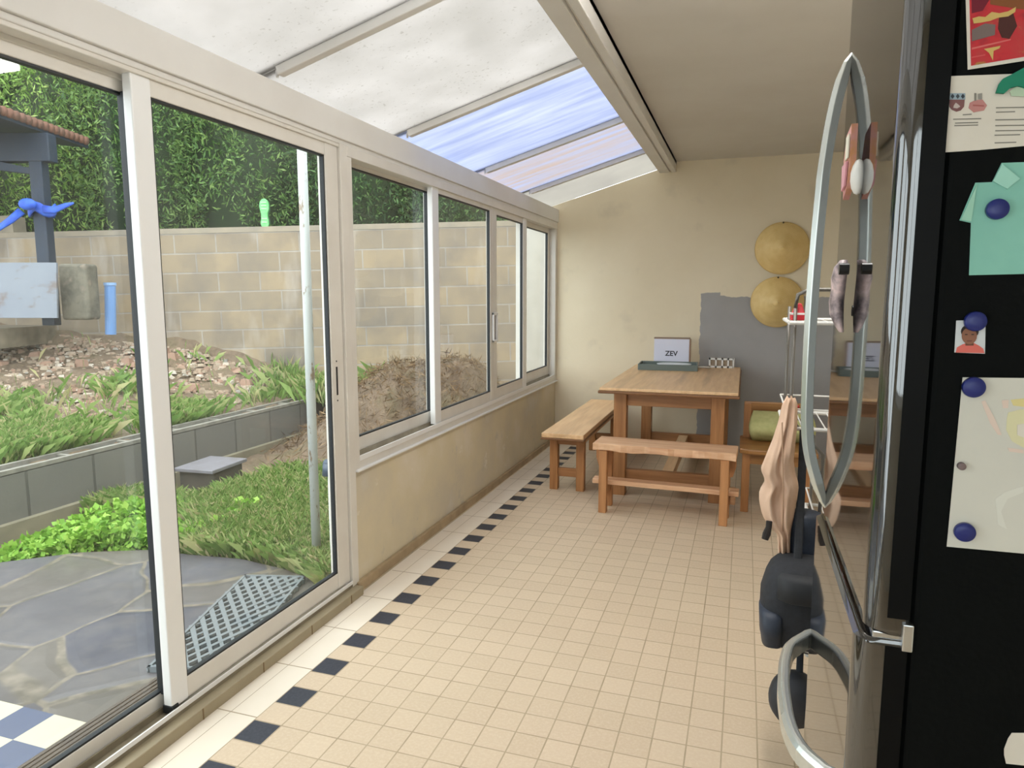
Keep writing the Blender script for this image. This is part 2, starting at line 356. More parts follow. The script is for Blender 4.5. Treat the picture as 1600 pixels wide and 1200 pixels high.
MB().box((-1.79, 1.69, .055), (-1.748, 1.72, .085)).build('end_cap', GASK, d1, bevel=.004)
w1 = thing('window_1', (0, 0, 0), None, None, kind='structure')
fr = MB(); fr.box((-1.86, 2.862, 2.062), (-1.74, 6.62, 2.108)); fr.box((-1.86, 2.862, .60), (-1.742, 2.905, 2.062)); fr.box((-1.86, 6.56, .60), (-1.742, 6.62, 2.062)); fr.box((-1.86, 2.905, .60), (-1.80, 6.56, .665)); fr.box((-1.80, 2.905, .60), (-1.745, 6.56, .64))
fr.build('frame', ALU, w1, bevel=.003)
MB().box((-1.79, 2.862, .594), (-1.725, 6.62, .604)).build('window_sill', ALUW, w1, bevel=.002)
tk = MB(); tk.box((-1.748, 2.905, .64), (-1.742, 6.56, .665)); tk.build('track_lip', ALUW, w1)
tk = MB(); tk.box((-1.80, 2.905, .64), (-1.796, 6.56, .67)); tk.build('track', GREYP, w1)
sash(w1, 2.905, 3.93, .665, 2.078, -1.803, .03, .078, .068, .035, ml=ALU)
sash(w1, 3.80, 4.845, .66, 2.065, -1.752, .088, .07, .07, .03, ml=ALUW)
sash(w1, 4.846, 5.66, .66, 2.065, -1.752, .066, .10, .08, .045, mr=ALUW)
sash(w1, 5.62, 6.56, .665, 2.075, -1.803, .05, .05, .085, .055)
hd = MB(); hd.box((-1.751, 4.80, 1.09), (-1.735, 4.815, 1.31)); hd.box((-1.751, 4.875, 1.09), (-1.735, 4.89, 1.31)); hd.box((-1.751, 4.80, 1.29), (-1.735, 4.89, 1.31)); hd.box((-1.751, 4.80, 1.09), (-1.735, 4.89, 1.11))
hd.build('handle', ALUW, w1, bevel=.004)
MB().box((-1.7515, 4.816, 1.11), (-1.7475, 4.874, 1.29)).build('handle_recess', plain('grey_plastic', rgb(150, 148, 148), .5), w1)
w2 = thing('added_window', (0, 0, 0), None, None, kind='structure')  # unseen window, added to bring more daylight onto the fridge side
fr = MB(); fr.box((-1.1, -1.72, .9), (-1.04, -1.65, 2.25)); fr.box((.86, -1.72, .9), (.92, -1.65, 2.25)); fr.box((-1.04, -1.72, .9), (.86, -1.65, .96)); fr.box((-1.04, -1.72, 2.19), (.86, -1.65, 2.25)); fr.box((-.12, -1.72, .96), (-.06, -1.65, 2.19)); fr.build('frame', ALUW, w2)
MB().box((-1.04, -1.69, .96), (.86, -1.684, 2.19)).build('glass_pane', GLASS, w2)
d2 = thing('added_door', (0, 0, 0), None, None, kind='structure')  # unseen glazing, added instead of solid wall to let in more daylight
fr = MB(); fr.box((-1.86, -1.6, .042), (-1.745, -1.5, 2.108)); fr.box((-1.86, -1.5, 2.08), (-1.745, .5, 2.108)); fr.build('frame', ALU, d2)
sash(d2, -1.5, -.48, .06, 2.09, -1.803, .07, .05, .10, .055); sash(d2, -.52, .5, .073, 2.093, -1.752, .074, .098, .075, .052)

# ------------------------------------------------------------------ garden ground
WD = 8.0
def hbase(s): return np.interp(s, [-9, -5.8, -3.7, -2.0, 0, 2], [1.2, 1.1, .92, .50, .40, .3])
def ground(x, y):
    D = -math.sin(YAW)*x+math.cos(YAW)*y; s = math.cos(YAW)*x+math.sin(YAW)*y
    low = -.13+0*x
    for (cx, cy, h, sg) in ((-3.4, 6.15, .70, .45), (-2.72, 6.8, .78, .42), (-3.9, 6.9, .2, .5)):
        low = low+h*np.exp(-((x-cx)**2+(y-cy)**2)/(2*sg*sg))
    t = np.clip((-4.62-x)/np.maximum(.3, (-4.62-(( -(WD-math.cos(YAW)*y)/math.sin(YAW))))), 0, 1) if False else None
    # distance along -x from the retaining wall to the boundary wall
    xb = (math.cos(YAW)*y-WD)/math.sin(YAW)
    t = np.clip((-4.62-x)/np.maximum(.25, -4.62-xb), 0, 1)
    hi = .27+(hbase(s)-.27)*t**.85
    return np.where(x < -4.55, hi, low)
def lump(x, y): return .02*np.sin(9*x+3*y)+.018*np.sin(17*y-8*x+1)+.012*np.sin(31*x+23*y)
gx = np.concatenate([np.linspace(-12, -4.56, 75), np.linspace(-4.54, -1.9, 60)]); gy = np.linspace(-2, 10, 170)
X, Y = np.meshgrid(gx, gy); Z = ground(X, Y)+lump(X, Y)
pile = np.exp(-((X+3.3)**2+(Y-6.3)**2)/1.2); Z += pile*(rng.random(Z.shape)-.5)*.09
Z = np.where((X > -4.55) & (Y < 3.6), np.minimum(Z, -.135), Z)
nV = len(gx); V = np.stack([X, Y, Z], -1).reshape(-1, 3)
Fc = [(j*nV+i, j*nV+i+1, (j+1)*nV+i+1, (j+1)*nV+i) for j in range(len(gy)-1) for i in range(nV-1)]
def soil():
    m = N('garden_soil'); co = m.co(); x, y, z = m.sep(co)
    n1 = m.noise(co, 3, 8, .65); n2 = m.noise(co, 18, 6, .7)
    c = m.ramp(n1, [(.3, rgb(96, 80, 64)), (.5, rgb(124, 106, 88)), (.7, rgb(108, 100, 72))])
    c = m.mix(m.math('MULTIPLY', m.step(n2, .52, .7), .6), c, rgb(150, 128, 104)); c = m.mix(m.math('MULTIPLY', m.step(n2, .46, .32), .5), c, rgb(66, 52, 40))
    m.base(c); m.rough(.9); m.bump(n2, .8, .03); return m.m
g0 = raw('garden_ground', V, Fc, soil(), smooth=True); tag(g0, kind='structure')
# terrace of irregular slate
def slate():
    m = N('wet_slate_paving'); co = m.co()
    warp = m.n('ShaderNodeTexNoise'); m.l(co, warp.inputs['Vector']); warp.inputs['Scale'].default_value = 1.5
    va = m.n('ShaderNodeVectorMath', operation='MULTIPLY_ADD'); m.l(warp.outputs['Color'], va.inputs[0]); va.inputs[1].default_value = (.22, .22, 0); m.l(m.mapv(co, (1, .8, 0)), va.inputs[2])
    vo = m.n('ShaderNodeTexVoronoi', feature='DISTANCE_TO_EDGE'); m.l(va.outputs[0], vo.inputs['Vector']); vo.inputs['Scale'].default_value = 2.1
    vc = m.n('ShaderNodeTexVoronoi'); m.l(va.outputs[0], vc.inputs['Vector']); vc.inputs['Scale'].default_value = 2.1
    r = m.sep(vc.outputs['Color'])[0]
    c = m.ramp(r, [(0, rgb(74, 74, 84)), (.4, rgb(90, 88, 94)), (.75, rgb(98, 92, 86)), (1, rgb(78, 78, 88))])
    c = m.mix(m.math('MULTIPLY', m.step(m.noise(co, 7, 6, .65), .45, .7), .35), c, rgb(116, 110, 106))
    j = m.step(vo.outputs['Distance'], .022, .012)
    jc = m.mix(m.step(m.noise(co, 14, 4), .35, .65), rgb(132, 122, 110), rgb(96, 90, 80))
    m.base(m.mix(j, c, jc)); m.rough(m.mix(m.step(m.noise(co, 3, 3), .4, .65), (.3, .3, .3, 1), (.55, .55, .55, 1)))
    m.bump(m.math('ADD', m.step(vo.outputs['Distance'], .01, .05), m.math('MULTIPLY', m.noise(co, 9, 5), .5)), .35, .01); return m.m
tp = [(-1.93, -2), (-4.25, -2), (-4.25, 2.3), (-4.05, 2.75), (-3.75, 3.02), (-3.4, 3.18), (-3.1, 3.2), (-2.75, 3.24), (-2.42, 3.19), (-2.2, 3.12), (-2.05, 3.0), (-1.93, 2.95)]
t = MB(); t.prism([(x, y, -.2) for x, y in tp], (0, 0, .10)); struct('terrace', t, slate(), bevel=.01)
def checker():
    m = N('cream_and_blue_tiles'); x, y, z = m.sep(m.co()); T = .155
    u = m.math('DIVIDE', m.math('ADD', x, 2.2), T); v = m.math('DIVIDE', m.math('SUBTRACT', y, 1.74), T)
    k = m.math('MODULO', m.math('ABSOLUTE', m.math('ADD', m.math('FLOOR', u), m.math('FLOOR', v))), 2.)
    m.base(m.mix(k, rgb(200, 190, 166), rgb(84, 92, 116))); m.rough(.3); return m.m
struct('terrace_tiles', MB().box((-2.82, -1.9, -.1), (-2.2, 1.74, -.094)), checker())
# retaining wall of hollow blocks on a paler footing
def blockmat(name, bw_, bh, cols, mort, ax, off=0., stain=.35, ms=.012):
    m = N(name); o = m.sep(m.co()); vec = m.comb(o[ax], m.math('ADD', o[2], off))
    b = m.n('ShaderNodeTexBrick'); m.l(vec, b.inputs['Vector']); b.inputs['Scale'].default_value = 1
    b.inputs['Brick Width'].default_value = bw_; b.inputs['Row Height'].default_value = bh; b.inputs['Mortar Size'].default_value = ms; b.inputs['Mortar Smooth'].default_value = .3
    b.inputs['Color1'].default_value = cols[0]; b.inputs['Color2'].default_value = cols[1]; b.inputs['Mortar'].default_value = mort
    n1 = m.noise(m.co(), 2.2, 6, .6); c = m.mix(m.math('MULTIPLY', m.step(n1, .42, .72), stain), b.outputs['Color'], cols[2])
    n2 = m.noise(m.mapv(m.co(), (1, 1, .25)), 3, 5); c = m.mix(m.math('MULTIPLY', m.step(n2, .55, .75), stain), c, cols[3])
    m.base(c); m.rough(.9); m.bump(m.math('ADD', m.math('SUBTRACT', 1., b.outputs['Fac']), m.math('MULTIPLY', m.noise(m.co(), 40, 4), .35)), .4, .01); return m.m
RET = blockmat('dark_concrete_block', .5, .4, (rgb(122, 119, 112), rgb(112, 110, 106), rgb(98, 99, 99), rgb(136, 132, 122)), rgb(90, 88, 82), 1, .1)
rw = thing('retaining_wall', (-4.6, 3, 0), None, None, kind='structure'); o = (-4.6, 3, 0)
MB(o).box((-4.66, -2, -.02), (-4.46, 7.15, .29)).build('block_course', RET, rw)
rim = MB(o); rim.box((-4.495, -2, .285), (-4.46, 7.15, .318)); rim.box((-4.66, -2, .285), (-4.625, 7.15, .318))
for i in range(18): rim.box((-4.63, -1.9+i*.5, .285), (-4.49, -1.87+i*.5, .31))
rim.build('block_rim', plain('pale_block_edge', rgb(150, 146, 136), .9, c2=rgb(120, 116, 108), sc=12), rw)
MB(o).box((-4.68, -2, -.3), (-4.41, 7.1, -.02)).build('footing', plain('pale_concrete', rgb(148, 140, 118), .9, c2=rgb(128, 122, 104), sc=5, bump=.3), rw)
# boundary wall
BND = blockmat('tan_concrete_block', .47, .217, (rgb(170, 150, 122), rgb(146, 132, 114), rgb(112, 106, 102), rgb(188, 178, 168)), rgb(164, 156, 146), 0, -.03, .72, .009)
b = MB().box((-9, 0, -.3), (2.5, .2, 2.205)); bo = struct('garden_wall', b, BND, loc=dep(WD, 0, 0)); bo.rotation_euler = (0, -R(1.34), YAW)
cp = MB().box((-9, -.006, 2.205), (2.5, .206, 2.264)); cp.build('coping', plain('coping_concrete', rgb(166, 152, 132), .9, c2=rgb(140, 132, 120), sc=4), bo)
MB().box((-9, -.01, 2.264), (-5.55, .21, 2.45)).build('raised_coping', plain('raised_coping_concrete', rgb(160, 148, 130), .9, c2=rgb(130, 122, 110), sc=5), bo)
struct('wall_exterior', MB().box((-2.2, 7.0, -.3), (-1.7, 7.15, 2.6)), plain('pale_grey_render', rgb(196, 192, 184), .9, c2=rgb(180, 176, 168), sc=4))
# concrete slab under the shelter
struct('shelter_slab', MB(dep(7.4, -6.3, .9)).box(dep(7.4, -6.3, .9)+Vector((-1.1, -.5, 0)), dep(7.4, -6.3, .9)+Vector((1.15, .5, .2)), Matrix.Rotation(YAW, 3, 'Z')), plain('slab_concrete', rgb(140, 130, 112), .9, c2=rgb(100, 92, 78), sc=6))

# ------------------------------------------------------------------ vegetation
GR = leafmat('grass_blades', [(0, rgb(100, 134, 64)), (.4, rgb(136, 168, 88)), (.7, rgb(162, 184, 112)), (.86, rgb(190, 192, 134)), (1, rgb(204, 190, 150))])
DRY = leafmat('dry_straw', [(0, rgb(84, 66, 48)), (.5, rgb(116, 92, 66)), (1, rgb(160, 132, 96))])
def sample(n, fx, keep):
    out = []
    while sum(len(a) for a in out) < n:
        x, y = fx(n); k = keep(x, y); out.append(np.stack([x[k], y[k]], 1))
    p = np.concatenate(out)[:n]; return p[:, 0], p[:, 1]
def patch(cx, cy): return .5+.5*np.sin(2.1*cx+1.3*cy+1)*np.sin(1.7*cy-.9*cx)+.2*np.sin(7*cx)*np.sin(6*cy)
def infoot(x, y):            # outside the terrace edge
    e = np.interp(x, [-4.3, -4.05, -3.75, -3.4, -3.1, -2.75, -2.42, -2.2, -2.05, -1.93], [2.3, 2.75, 3.02, 3.18, 3.2, 3.24, 3.19, 3.12, 3.0, 2.95]); return y > e+.02
box_ = lambda x, y: ~((x > -4.62) & (x < -3.75) & (y > 3.95)) & ~((x < -3.25) & (y < 3.75+.15*np.sin(6*x)))
x, y = sample(40000, lambda n: (rng.uniform(-4.4, -1.98, n), rng.uniform(2.6, 5.0, n)), lambda x, y: infoot(x, y) & (rng.random(len(x)) < np.clip(1.6-(y-3.3)*.85, .02, 1)) & box_(x, y))
v, f = blades(len(x), np.stack([x, y, ground(x, y)], 1), .15, .0024, .75)
tag(raw('lawn_grass', v, f, GR), 'bright green lawn grass below the low block wall', 'grass', kind='stuff')
x, y = sample(15000, lambda n: (rng.uniform(-7.2, -4.7, n), rng.uniform(1.2, 7.0, n)), lambda x, y: (rng.random(len(x)) < np.clip(1.15-(-4.7-x)*.72, 0.02, 1)*np.clip(patch(x*1.6, y*1.6)*1.6-.75, .02, 1)*np.clip(1.3-(y-2.6)*.40, .10, 1)) & (math.cos(YAW)*y-math.sin(YAW)*x < WD-.1))
v, f = blades(len(x), np.stack([x, y, ground(x, y)], 1), .16, .0024, .85)
tag(raw('bed_grass', v, f, GR), 'sparse green grass growing on the raised garden bed', 'grass', kind='stuff')
x, y = sample(4200, lambda n: (rng.normal(-4.35, .28, n), rng.normal(6.75, .16, n)), lambda x, y: math.cos(YAW)*y-math.sin(YAW)*x < WD-.1)
v, f = blades(len(x), np.stack([x, y, np.maximum(ground(x, y), .28)], 1), .26, .0035, .6)
tag(raw('grass_tuft', v, f, GR), 'tall green grass clump growing beside the soil heap', 'grass', kind='stuff')
x, y = sample(6000, lambda n: (rng.normal(-3.2, .7, n), rng.normal(6.3, .55, n)), lambda x, y: (math.cos(YAW)*y-math.sin(YAW)*x < WD-.05) & (x < -2.1) & (x > -4.4))
v, f = leaves(len(x), np.stack([x, y, ground(x, y)+.02+.05*rng.random(len(x))], 1), .10, .08, droop=.2)
tag(raw('dry_weeds', v, f, DRY), 'brown dead weeds and straw strewn over the soil heap', 'weeds', kind='stuff')
# leafy low plants beside the terrace
HERB = leafmat('fresh_leaves', [(0, rgb(104, 150, 50)), (.5, rgb(140, 186, 72)), (1, rgb(176, 210, 100))])
n = 9000; x, y = sample(n, lambda n: (rng.uniform(-4.2, -3.15, n), rng.uniform(1.6, 3.95, n)), lambda x, y: infoot(x, y-.02) & (y < np.interp(x, [-4.2, -3.85, -3.2], [3.1, 3.75, 3.95])))
v, f = leaves(n, np.stack([x, y, -.13+.27*rng.random(n)*(.6+.4*np.sin(5*x+3)*np.sin(4*y))*np.clip(.55+.45*(x+4.2)/.6, .4, 1)], 1), .042, .75)
tag(raw('ground_cover', v, f, HERB), 'bright green leafy ground cover beside the slate terrace', 'plants', kind='stuff')
# rubble on the bed
STN = N('rubble_stone'); oi = STN.n('ShaderNodeObjectInfo'); gi = STN.n('ShaderNodeNewGeometry')
STN.base(STN.ramp(gi.outputs['Random Per Island'], [(0, rgb(138, 118, 100)), (.35, rgb(176, 160, 140)), (.6, rgb(160, 128, 110)), (.75, rgb(172, 150, 130)), (.92, rgb(204, 194, 180)), (1, rgb(132, 128, 122))])); STN.rough(.9); STN = STN.m
def rock(s, c, r):
    a = len(s[0]); ph = rng.random(3)*6; base = [(-1, -1, -1), (1, -1, -1), (1, 1, -1), (-1, 1, -1), (-.7, -.7, 1), (.7, -.7, 1), (.7, .7, 1), (-.7, .7, 1)]
    cs, sn = math.cos(ph[0]), math.sin(ph[0]); d = r*np.array([1, .5+.5*rng.random(), .35+.3*rng.random()])
    for p in base:
        q = np.array(p)*d*(.7+.5*rng.random(3)); s[0].append((c[0]+cs*q[0]-sn*q[1], c[1]+sn*q[0]+cs*q[1], c[2]+q[2]))
    s[1].extend([tuple(a+k for k in q) for q in ((3, 2, 1, 0), (4, 5, 6, 7), (0, 1, 5, 4), (1, 2, 6, 5), (2, 3, 7, 6), (3, 0, 4, 7))])
def rub(n):
    Dv = 7.9-2.1*rng.random(n)**1.8; sv = -7.6+5.6*rng.random(n); x = -math.sin(YAW)*Dv+math.cos(YAW)*sv; y = math.cos(YAW)*Dv+math.sin(YAW)*sv; return x, y
s = ([], [])
x, y = rub(5500)
for a, b_ in zip(x, y):
    if a < -4.9: rock(s, (a, b_, float(ground(a, b_))+.006), .012+.03*rng.random()**2.5)
tag(raw('rubble', s[0], s[1], STN), 'scattered small broken stones and brick bits on the bed', 'rubble', kind='stuff')
x, y = rub(70); big = [(a, b_) for a, b_ in zip(x, y) if a < -5][:44]
for a, b_ in big:
    s = ([], []); rock(s, (0, 0, 0), .04+.035*rng.random())
    tag(raw('stone', s[0], s[1], STN, loc=(a, b_, float(ground(a, b_))+.02)), 'fist-sized broken stone lying among the rubble on the raised bed', 'stone', 'larger stones in the rubble')
# hedge behind the wall
HEDGE = [leafmat('hedge_leaves', [(0, rgb(56, 86, 46)), (.5, rgb(92, 126, 66)), (.85, rgb(124, 156, 86)), (1, rgb(152, 178, 104))]),
         leafmat('hedge_leaves_light', [(0, rgb(84, 120, 52)), (.5, rgb(128, 164, 78)), (.85, rgb(160, 192, 100)), (1, rgb(190, 206, 126))]),
         leafmat('hedge_leaves_dark', [(0, rgb(44, 70, 46)), (.5, rgb(74, 104, 62)), (.85, rgb(100, 134, 78)), (1, rgb(128, 156, 96))])]
CORE = plain('dark_core_shade', rgb(34, 50, 28), .9, c2=rgb(48, 64, 38), sc=6)  # dark green stands for the shade deep inside the foliage
BARK = plain('bark', rgb(92, 76, 58), .9, c2=rgb(70, 58, 44), sc=20, bump=.5)
def bush(name, loc, rx, h, mat, n, size, label, z0=.0, cat='shrub', group='hedge shrubs behind the garden wall', aspect=.3):
    t = thing(name, loc, label, cat, group)
    u = rng.random(n); th = rng.random(n)*2*np.pi; ph = np.arccos(1-1.75*u)
    lob = 1+.16*np.sin(3*th+loc[0])*np.sin(4*ph)+.12*np.sin(7*th+2)*np.sin(9*ph+loc[1])
    r = (.80+.24*rng.random(n)**.6)*lob
    P = np.stack([rx*r*np.sin(ph)**.7*np.cos(th), rx*r*np.sin(ph)**.7*np.sin(th), z0+(h-z0)*(.5+.5*r*np.cos(ph))], 1)
    ok = -math.sin(YAW)*(P[:, 0]+loc[0])+math.cos(YAW)*(P[:, 1]+loc[1]) > 8.3+.12*(P[:, 2] < 2.4); P = P[ok]; v, f = leaves(len(P), P, size, aspect, droop=-.35); raw('foliage', v, f, mat, t)
    c = MB(); c.ell((0, 0, z0+(h-z0)*.48), (rx*.76, rx*.76, (h-z0)*.42), 24); c.build('shade_core', CORE, t, smooth=True)  # solid dark filler, added so no sky shows between the leaves
    c = MB(); c.cyl((0, 0, 0), (.05, 0, h*.4), .09, .06); c.build('trunk', BARK, t, smooth=True); return t
hl = [(-8.6, 9.6, 1.3, 4.6, 1, 'yellow-green leafy shrub seen under the dark shelter roof, left of its post'),
      (-7.0, 9.5, 1.15, 5.6, 2, 'dark hedge shrub rising behind the navy shelter post'),
      (-5.8, 9.3, 1.15, 5.0, 1, 'bright green feathery hedge shrub just right of the shelter roof'),
      (-4.6, 9.3, 1.15, 5.6, 0, 'mid green hedge shrub rising directly behind the green shoe'),
      (-3.3, 9.2, 1.1, 5.4, 0, 'green hedge shrub seen behind the peeling white pole'),
      (-2.0, 9.2, 1.1, 5.4, 2, 'dark glossy shrub seen through the first fixed window beside the door'),
      (-.8, 9.3, 1.0, 4.6, 2, 'dark shrub at the house end of the garden wall')]
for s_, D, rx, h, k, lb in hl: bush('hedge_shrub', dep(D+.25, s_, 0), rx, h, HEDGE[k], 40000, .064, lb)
for s_, D, rx, h, k, lb in ((-7.8, 12.6, 1.6, 7.5, 1, 'taller pale green tree behind the shrubs at the far left'), (-4.6, 12.8, 1.7, 7.5, 0, 'taller dark tree behind the feathery hedge shrub'), (-1.3, 12.6, 1.7, 7.2, 2, 'taller dark tree behind the shrubs right of the white pole')):
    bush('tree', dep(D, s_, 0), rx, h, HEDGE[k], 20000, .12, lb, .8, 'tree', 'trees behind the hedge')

# ------------------------------------------------------------------ garden things
NAVYP = plain('navy_stained_timber', rgb(42, 54, 72), .6, c2=rgb(35, 46, 62), sc=9, stretch=(6, 6, 1))
ROOFT = plain('clay_roof_tile', rgb(140, 96, 78), .85, c2=rgb(112, 84, 70), sc=9)
O = dep(7.4, -5.15, 1.1); yr = Matrix.Rotation(YAW, 3, 'Z')
def L(s_, D, z): return Vector((s_+5.15, D-7.4, z-1.1))     # local coords of the shelter (x along the wall)
sh = thing('garden_shelter', O, 'navy timber shelter with a clay tiled roof in the garden', 'shelter', rz=YAW)
MB().box(L(-4.905, 7.3, 1.12), L(-4.775, 7.42, 2.8)).build('post', NAVYP, sh, bevel=.008)
MB().box(L(-8.5, 7.29, 2.78), L(-4.68, 7.43, 3.06)).build('beam', NAVYP, sh, bevel=.01)
p = MB(); p.prism([L(-8.5, 6.75, 3.50), L(-4.78, 6.75, 3.08), L(-4.78, 6.75, 3.13), L(-8.5, 6.75, 3.56)], (0, 1.4, 0)); p.build('roof_deck', NAVYP, sh)
p = MB(); p.prism([L(-8.5, 6.72, 3.0), L(-4.78, 6.72, 2.90), L(-4.78, 6.72, 3.11), L(-8.5, 6.72, 3.54)], (0, .03, 0)); p.build('fascia_board', NAVYP, sh)
p = MB(); p.prism([L(-5.9, 7.31, 2.78), L(-5.2, 7.31, 2.78), L(-4.91, 7.31, 2.72), L(-4.91, 7.31, 2.66)], (0, .09, 0)); p.build('brace', NAVYP, sh)
for i in range(17):
    D0 = 6.72+i*.085; q = MB(); q.cyl(L(-8.5, D0, 3.57), L(-4.75, D0, 3.145), .045, seg=10); q.build('tile_row', ROOFT, sh, smooth=True)
# blue cloth tied round the post
st_ = MB(); c0 = L(-4.84, 7.36, 2.30)
ring = [c0+Vector((.115*math.cos(a), .115*math.sin(a), .03*math.sin(3*a))) for a in np.linspace(0, 2*math.pi, 25)]
st_.tube(ring, [(.014, .05)]*25, 8); st_.tube([c0+Vector((.1, -.14, 0)), c0+Vector((.25, -.2, -.02)), c0+Vector((.36, -.18, .03)), c0+Vector((.45, -.2, .05))], [(.012, .04), (.012, .035), (.01, .025), (.005, .01)])
st_.tube([c0+Vector((-.12, -.14, -.02)), c0+Vector((-.2, -.2, -.12)), c0+Vector((-.33, -.2, -.2)), c0+Vector((-.45, -.2, -.2))], [(.012, .04), (.012, .035), (.01, .03), (.005, .02)]); st_.ell(c0+Vector((-.02, -.19, .04)), (.09, .05, .06), 12)
so_ = st_.build('blue_cloth', plain('blue_cloth', rgb(40, 74, 190), .6, c2=rgb(60, 110, 214), sc=14), None, loc=O, smooth=True); so_.rotation_euler = (0, 0, YAW)
tag(so_, 'bright blue cloth strip knotted around the navy shelter post', 'cloth')
# stone block, board, pipe
def lichen(name, c1, c2, c3):
    m = N(name); a = m.noise(m.co(), 3.5, 6, .65); c = m.mix(m.step(a, .4, .6), c1, c2); c = m.mix(m.math('MULTIPLY', m.step(m.noise(m.co(), 7, 5), .55, .68), .8), c, c3); m.base(c); m.rough(.9); m.bump(m.noise(m.co(), 25, 5), .5, .01); return m.m
a = atD(88, 497, 7.25); b_ = atD(146, 415, 7.25)
m_ = MB(a); m_.cbox((a+b_)/2+Vector((-.06, .11, 0)), (abs(b_.x-a.x)*.72, .22, b_.z-a.z+.04), yr); so_ = m_.build('stone_block', lichen('lichen_concrete', rgb(128, 122, 108), rgb(82, 80, 72), rgb(160, 146, 130)), bevel=.03, seg=3); tag(so_, 'weathered grey stone block standing against the navy shelter post', 'stone block')
a = atD(-60, 497, 7.05); b_ = atD(86, 410, 7.05); bd = thing('leaning_board', (a+b_)/2, 'pale blue-grey board with dark stains leaning under the shelter', 'board', rz=YAW)
wd_, hh_ = (b_-a).length*.86, b_.z-a.z
def board():
    m = N('pale_board'); c = m.mix(m.step(m.noise(m.co(), 2, 3), .3, .7), rgb(132, 138, 148), rgb(120, 126, 138)); k = m.math('MULTIPLY', m.step(m.noise(m.mapv(m.co(), (1, 1, 1.6)), 3.4, 5, .6), .55, .66), .75); m.base(m.mix(k, c, rgb(110, 92, 84))); m.rough(.5); return m.m
MB().box((-wd_/2, 0, -hh_/2), (wd_/2, .025, hh_/2), Matrix.Rotation(R(-6), 3, 'X')).build('panel', board(), bd)
a = atD(172, 508, 7.6); b_ = atD(172, 446, 7.6); pp = thing('blue_pipe', a, 'short upright light blue pipe beside the weathered stone block', 'pipe')
MB(a).cyl(a+Vector((0, 0, -.1)), b_, .055, seg=18).build('pipe_wall', plain('blue_plastic', rgb(110, 150, 206), .4), pp, smooth=False)
MB(a).cyl(b_, b_+Vector((0, 0, .03)), .062, seg=18).build('rim', plain('blue_plastic_rim', rgb(140, 174, 220), .4), pp)
# green shoe on the wall
a = dep(8.1, -2.81, 2.20); sho = thing('green_shoe', a, 'lime green shoe propped toe up on top of the garden wall', 'shoe', rz=YAW)
def footprint(k, z0=0, off=0.):
    pts = [(-.028, 0), (.03, 0), (.044, .03), (.042, .07), (.034, .12), (.036, .16), (.05, .20), (.052, .25), (.04, .295), (.012, .315), (-.02, .312), (-.044, .285), (-.052, .24), (-.046, .19), (-.036, .15), (-.036, .1), (-.044, .06), (-.042, .025)]
    cz = .155; return [(x*k, off, (z-cz)*k+cz) for x, z in pts]
MB().loft([footprint(1, off=-.012), footprint(1.02, off=.0), footprint(1.0, off=.018)]).build('sole', plain('lime_sole', rgb(96, 190, 108), .5, c2=rgb(136, 216, 140), sc=28), sho, bevel=.004)
MB().loft([footprint(.97, off=.018), footprint(1., off=.04), footprint(.85, off=.075), footprint(.5, off=.1)]).build('upper', plain('dark_green_upper', rgb(50, 100, 60), .7), sho, smooth=True)
TRD = plain('lime_tread', rgb(176, 244, 170), .5)
for z in (.05, .09, .2, .235, .27): MB().box((-.03, -.017, z), (.03, -.011, z+.012)).build('tread_bar', TRD, sho)
# peeling white pole
a = Vector((-2.28, 3.30, -.13)); po = thing('white_pole', a, 'peeling white metal pole standing in the grass outside the glass door', 'pole')
def peel():
    m = N('peeling_white_paint'); k = m.step(m.noise(m.mapv(m.co(), (1, 1, .35)), 22, 5, .7), .57, .62); m.base(m.mix(k, rgb(182, 186, 184), rgb(132, 116, 98))); m.rough(.5); return m.m
MB(a).cyl(a, a+Vector((0, 0, 2.5)), .026, seg=16).build('tube', peel(), po, smooth=True)
MB(a).cyl(a+Vector((0, 0, .0)), a+Vector((0, 0, .03)), .045, seg=16).build('base_collar', plain('concrete_collar', rgb(150, 138, 120), .9), po)
p1 = at(516, 742, 3.25); p2 = at(521, 905, 3.25); a = Vector((p2.x, 3.25, -.13)); vp = thing('vent_pipe', a, 'thin white pipe with a dark cap beside the door post outside', 'pipe')
MB(a).cyl(a, (a.x, a.y, p1.z), .012, seg=14).build('tube', plain('white_pvc', rgb(208, 212, 212), .4), vp, smooth=True)
MB(a).cyl((a.x, a.y, p1.z), (a.x, a.y, p1.z+.07), .042, .036, seg=18).ell((a.x, a.y, p1.z+.07), (.036, .036, .022), 16).build('cap', plain('dark_blue_cap', rgb(66, 80, 98), .4), vp, smooth=True)
# inspection box
a = Vector((-4.08, 4.5, -.13)); ib = thing('inspection_box', a, 'small dark concrete inspection box with a slate lid in the grass', 'inspection box', rz=R(4))
MB().box((-.16, -.18, 0), (.16, .18, .18)).build('box', plain('dark_concrete', rgb(86, 80, 72), .9, c2=rgb(70, 66, 60), sc=9), ib, bevel=.008)
MB().box((-.18, -.22, .18), (.18, .22, .21)).build('lid', plain('slate_lid', rgb(134, 132, 140), .4, c2=rgb(116, 112, 116), sc=7), ib, bevel=.006)
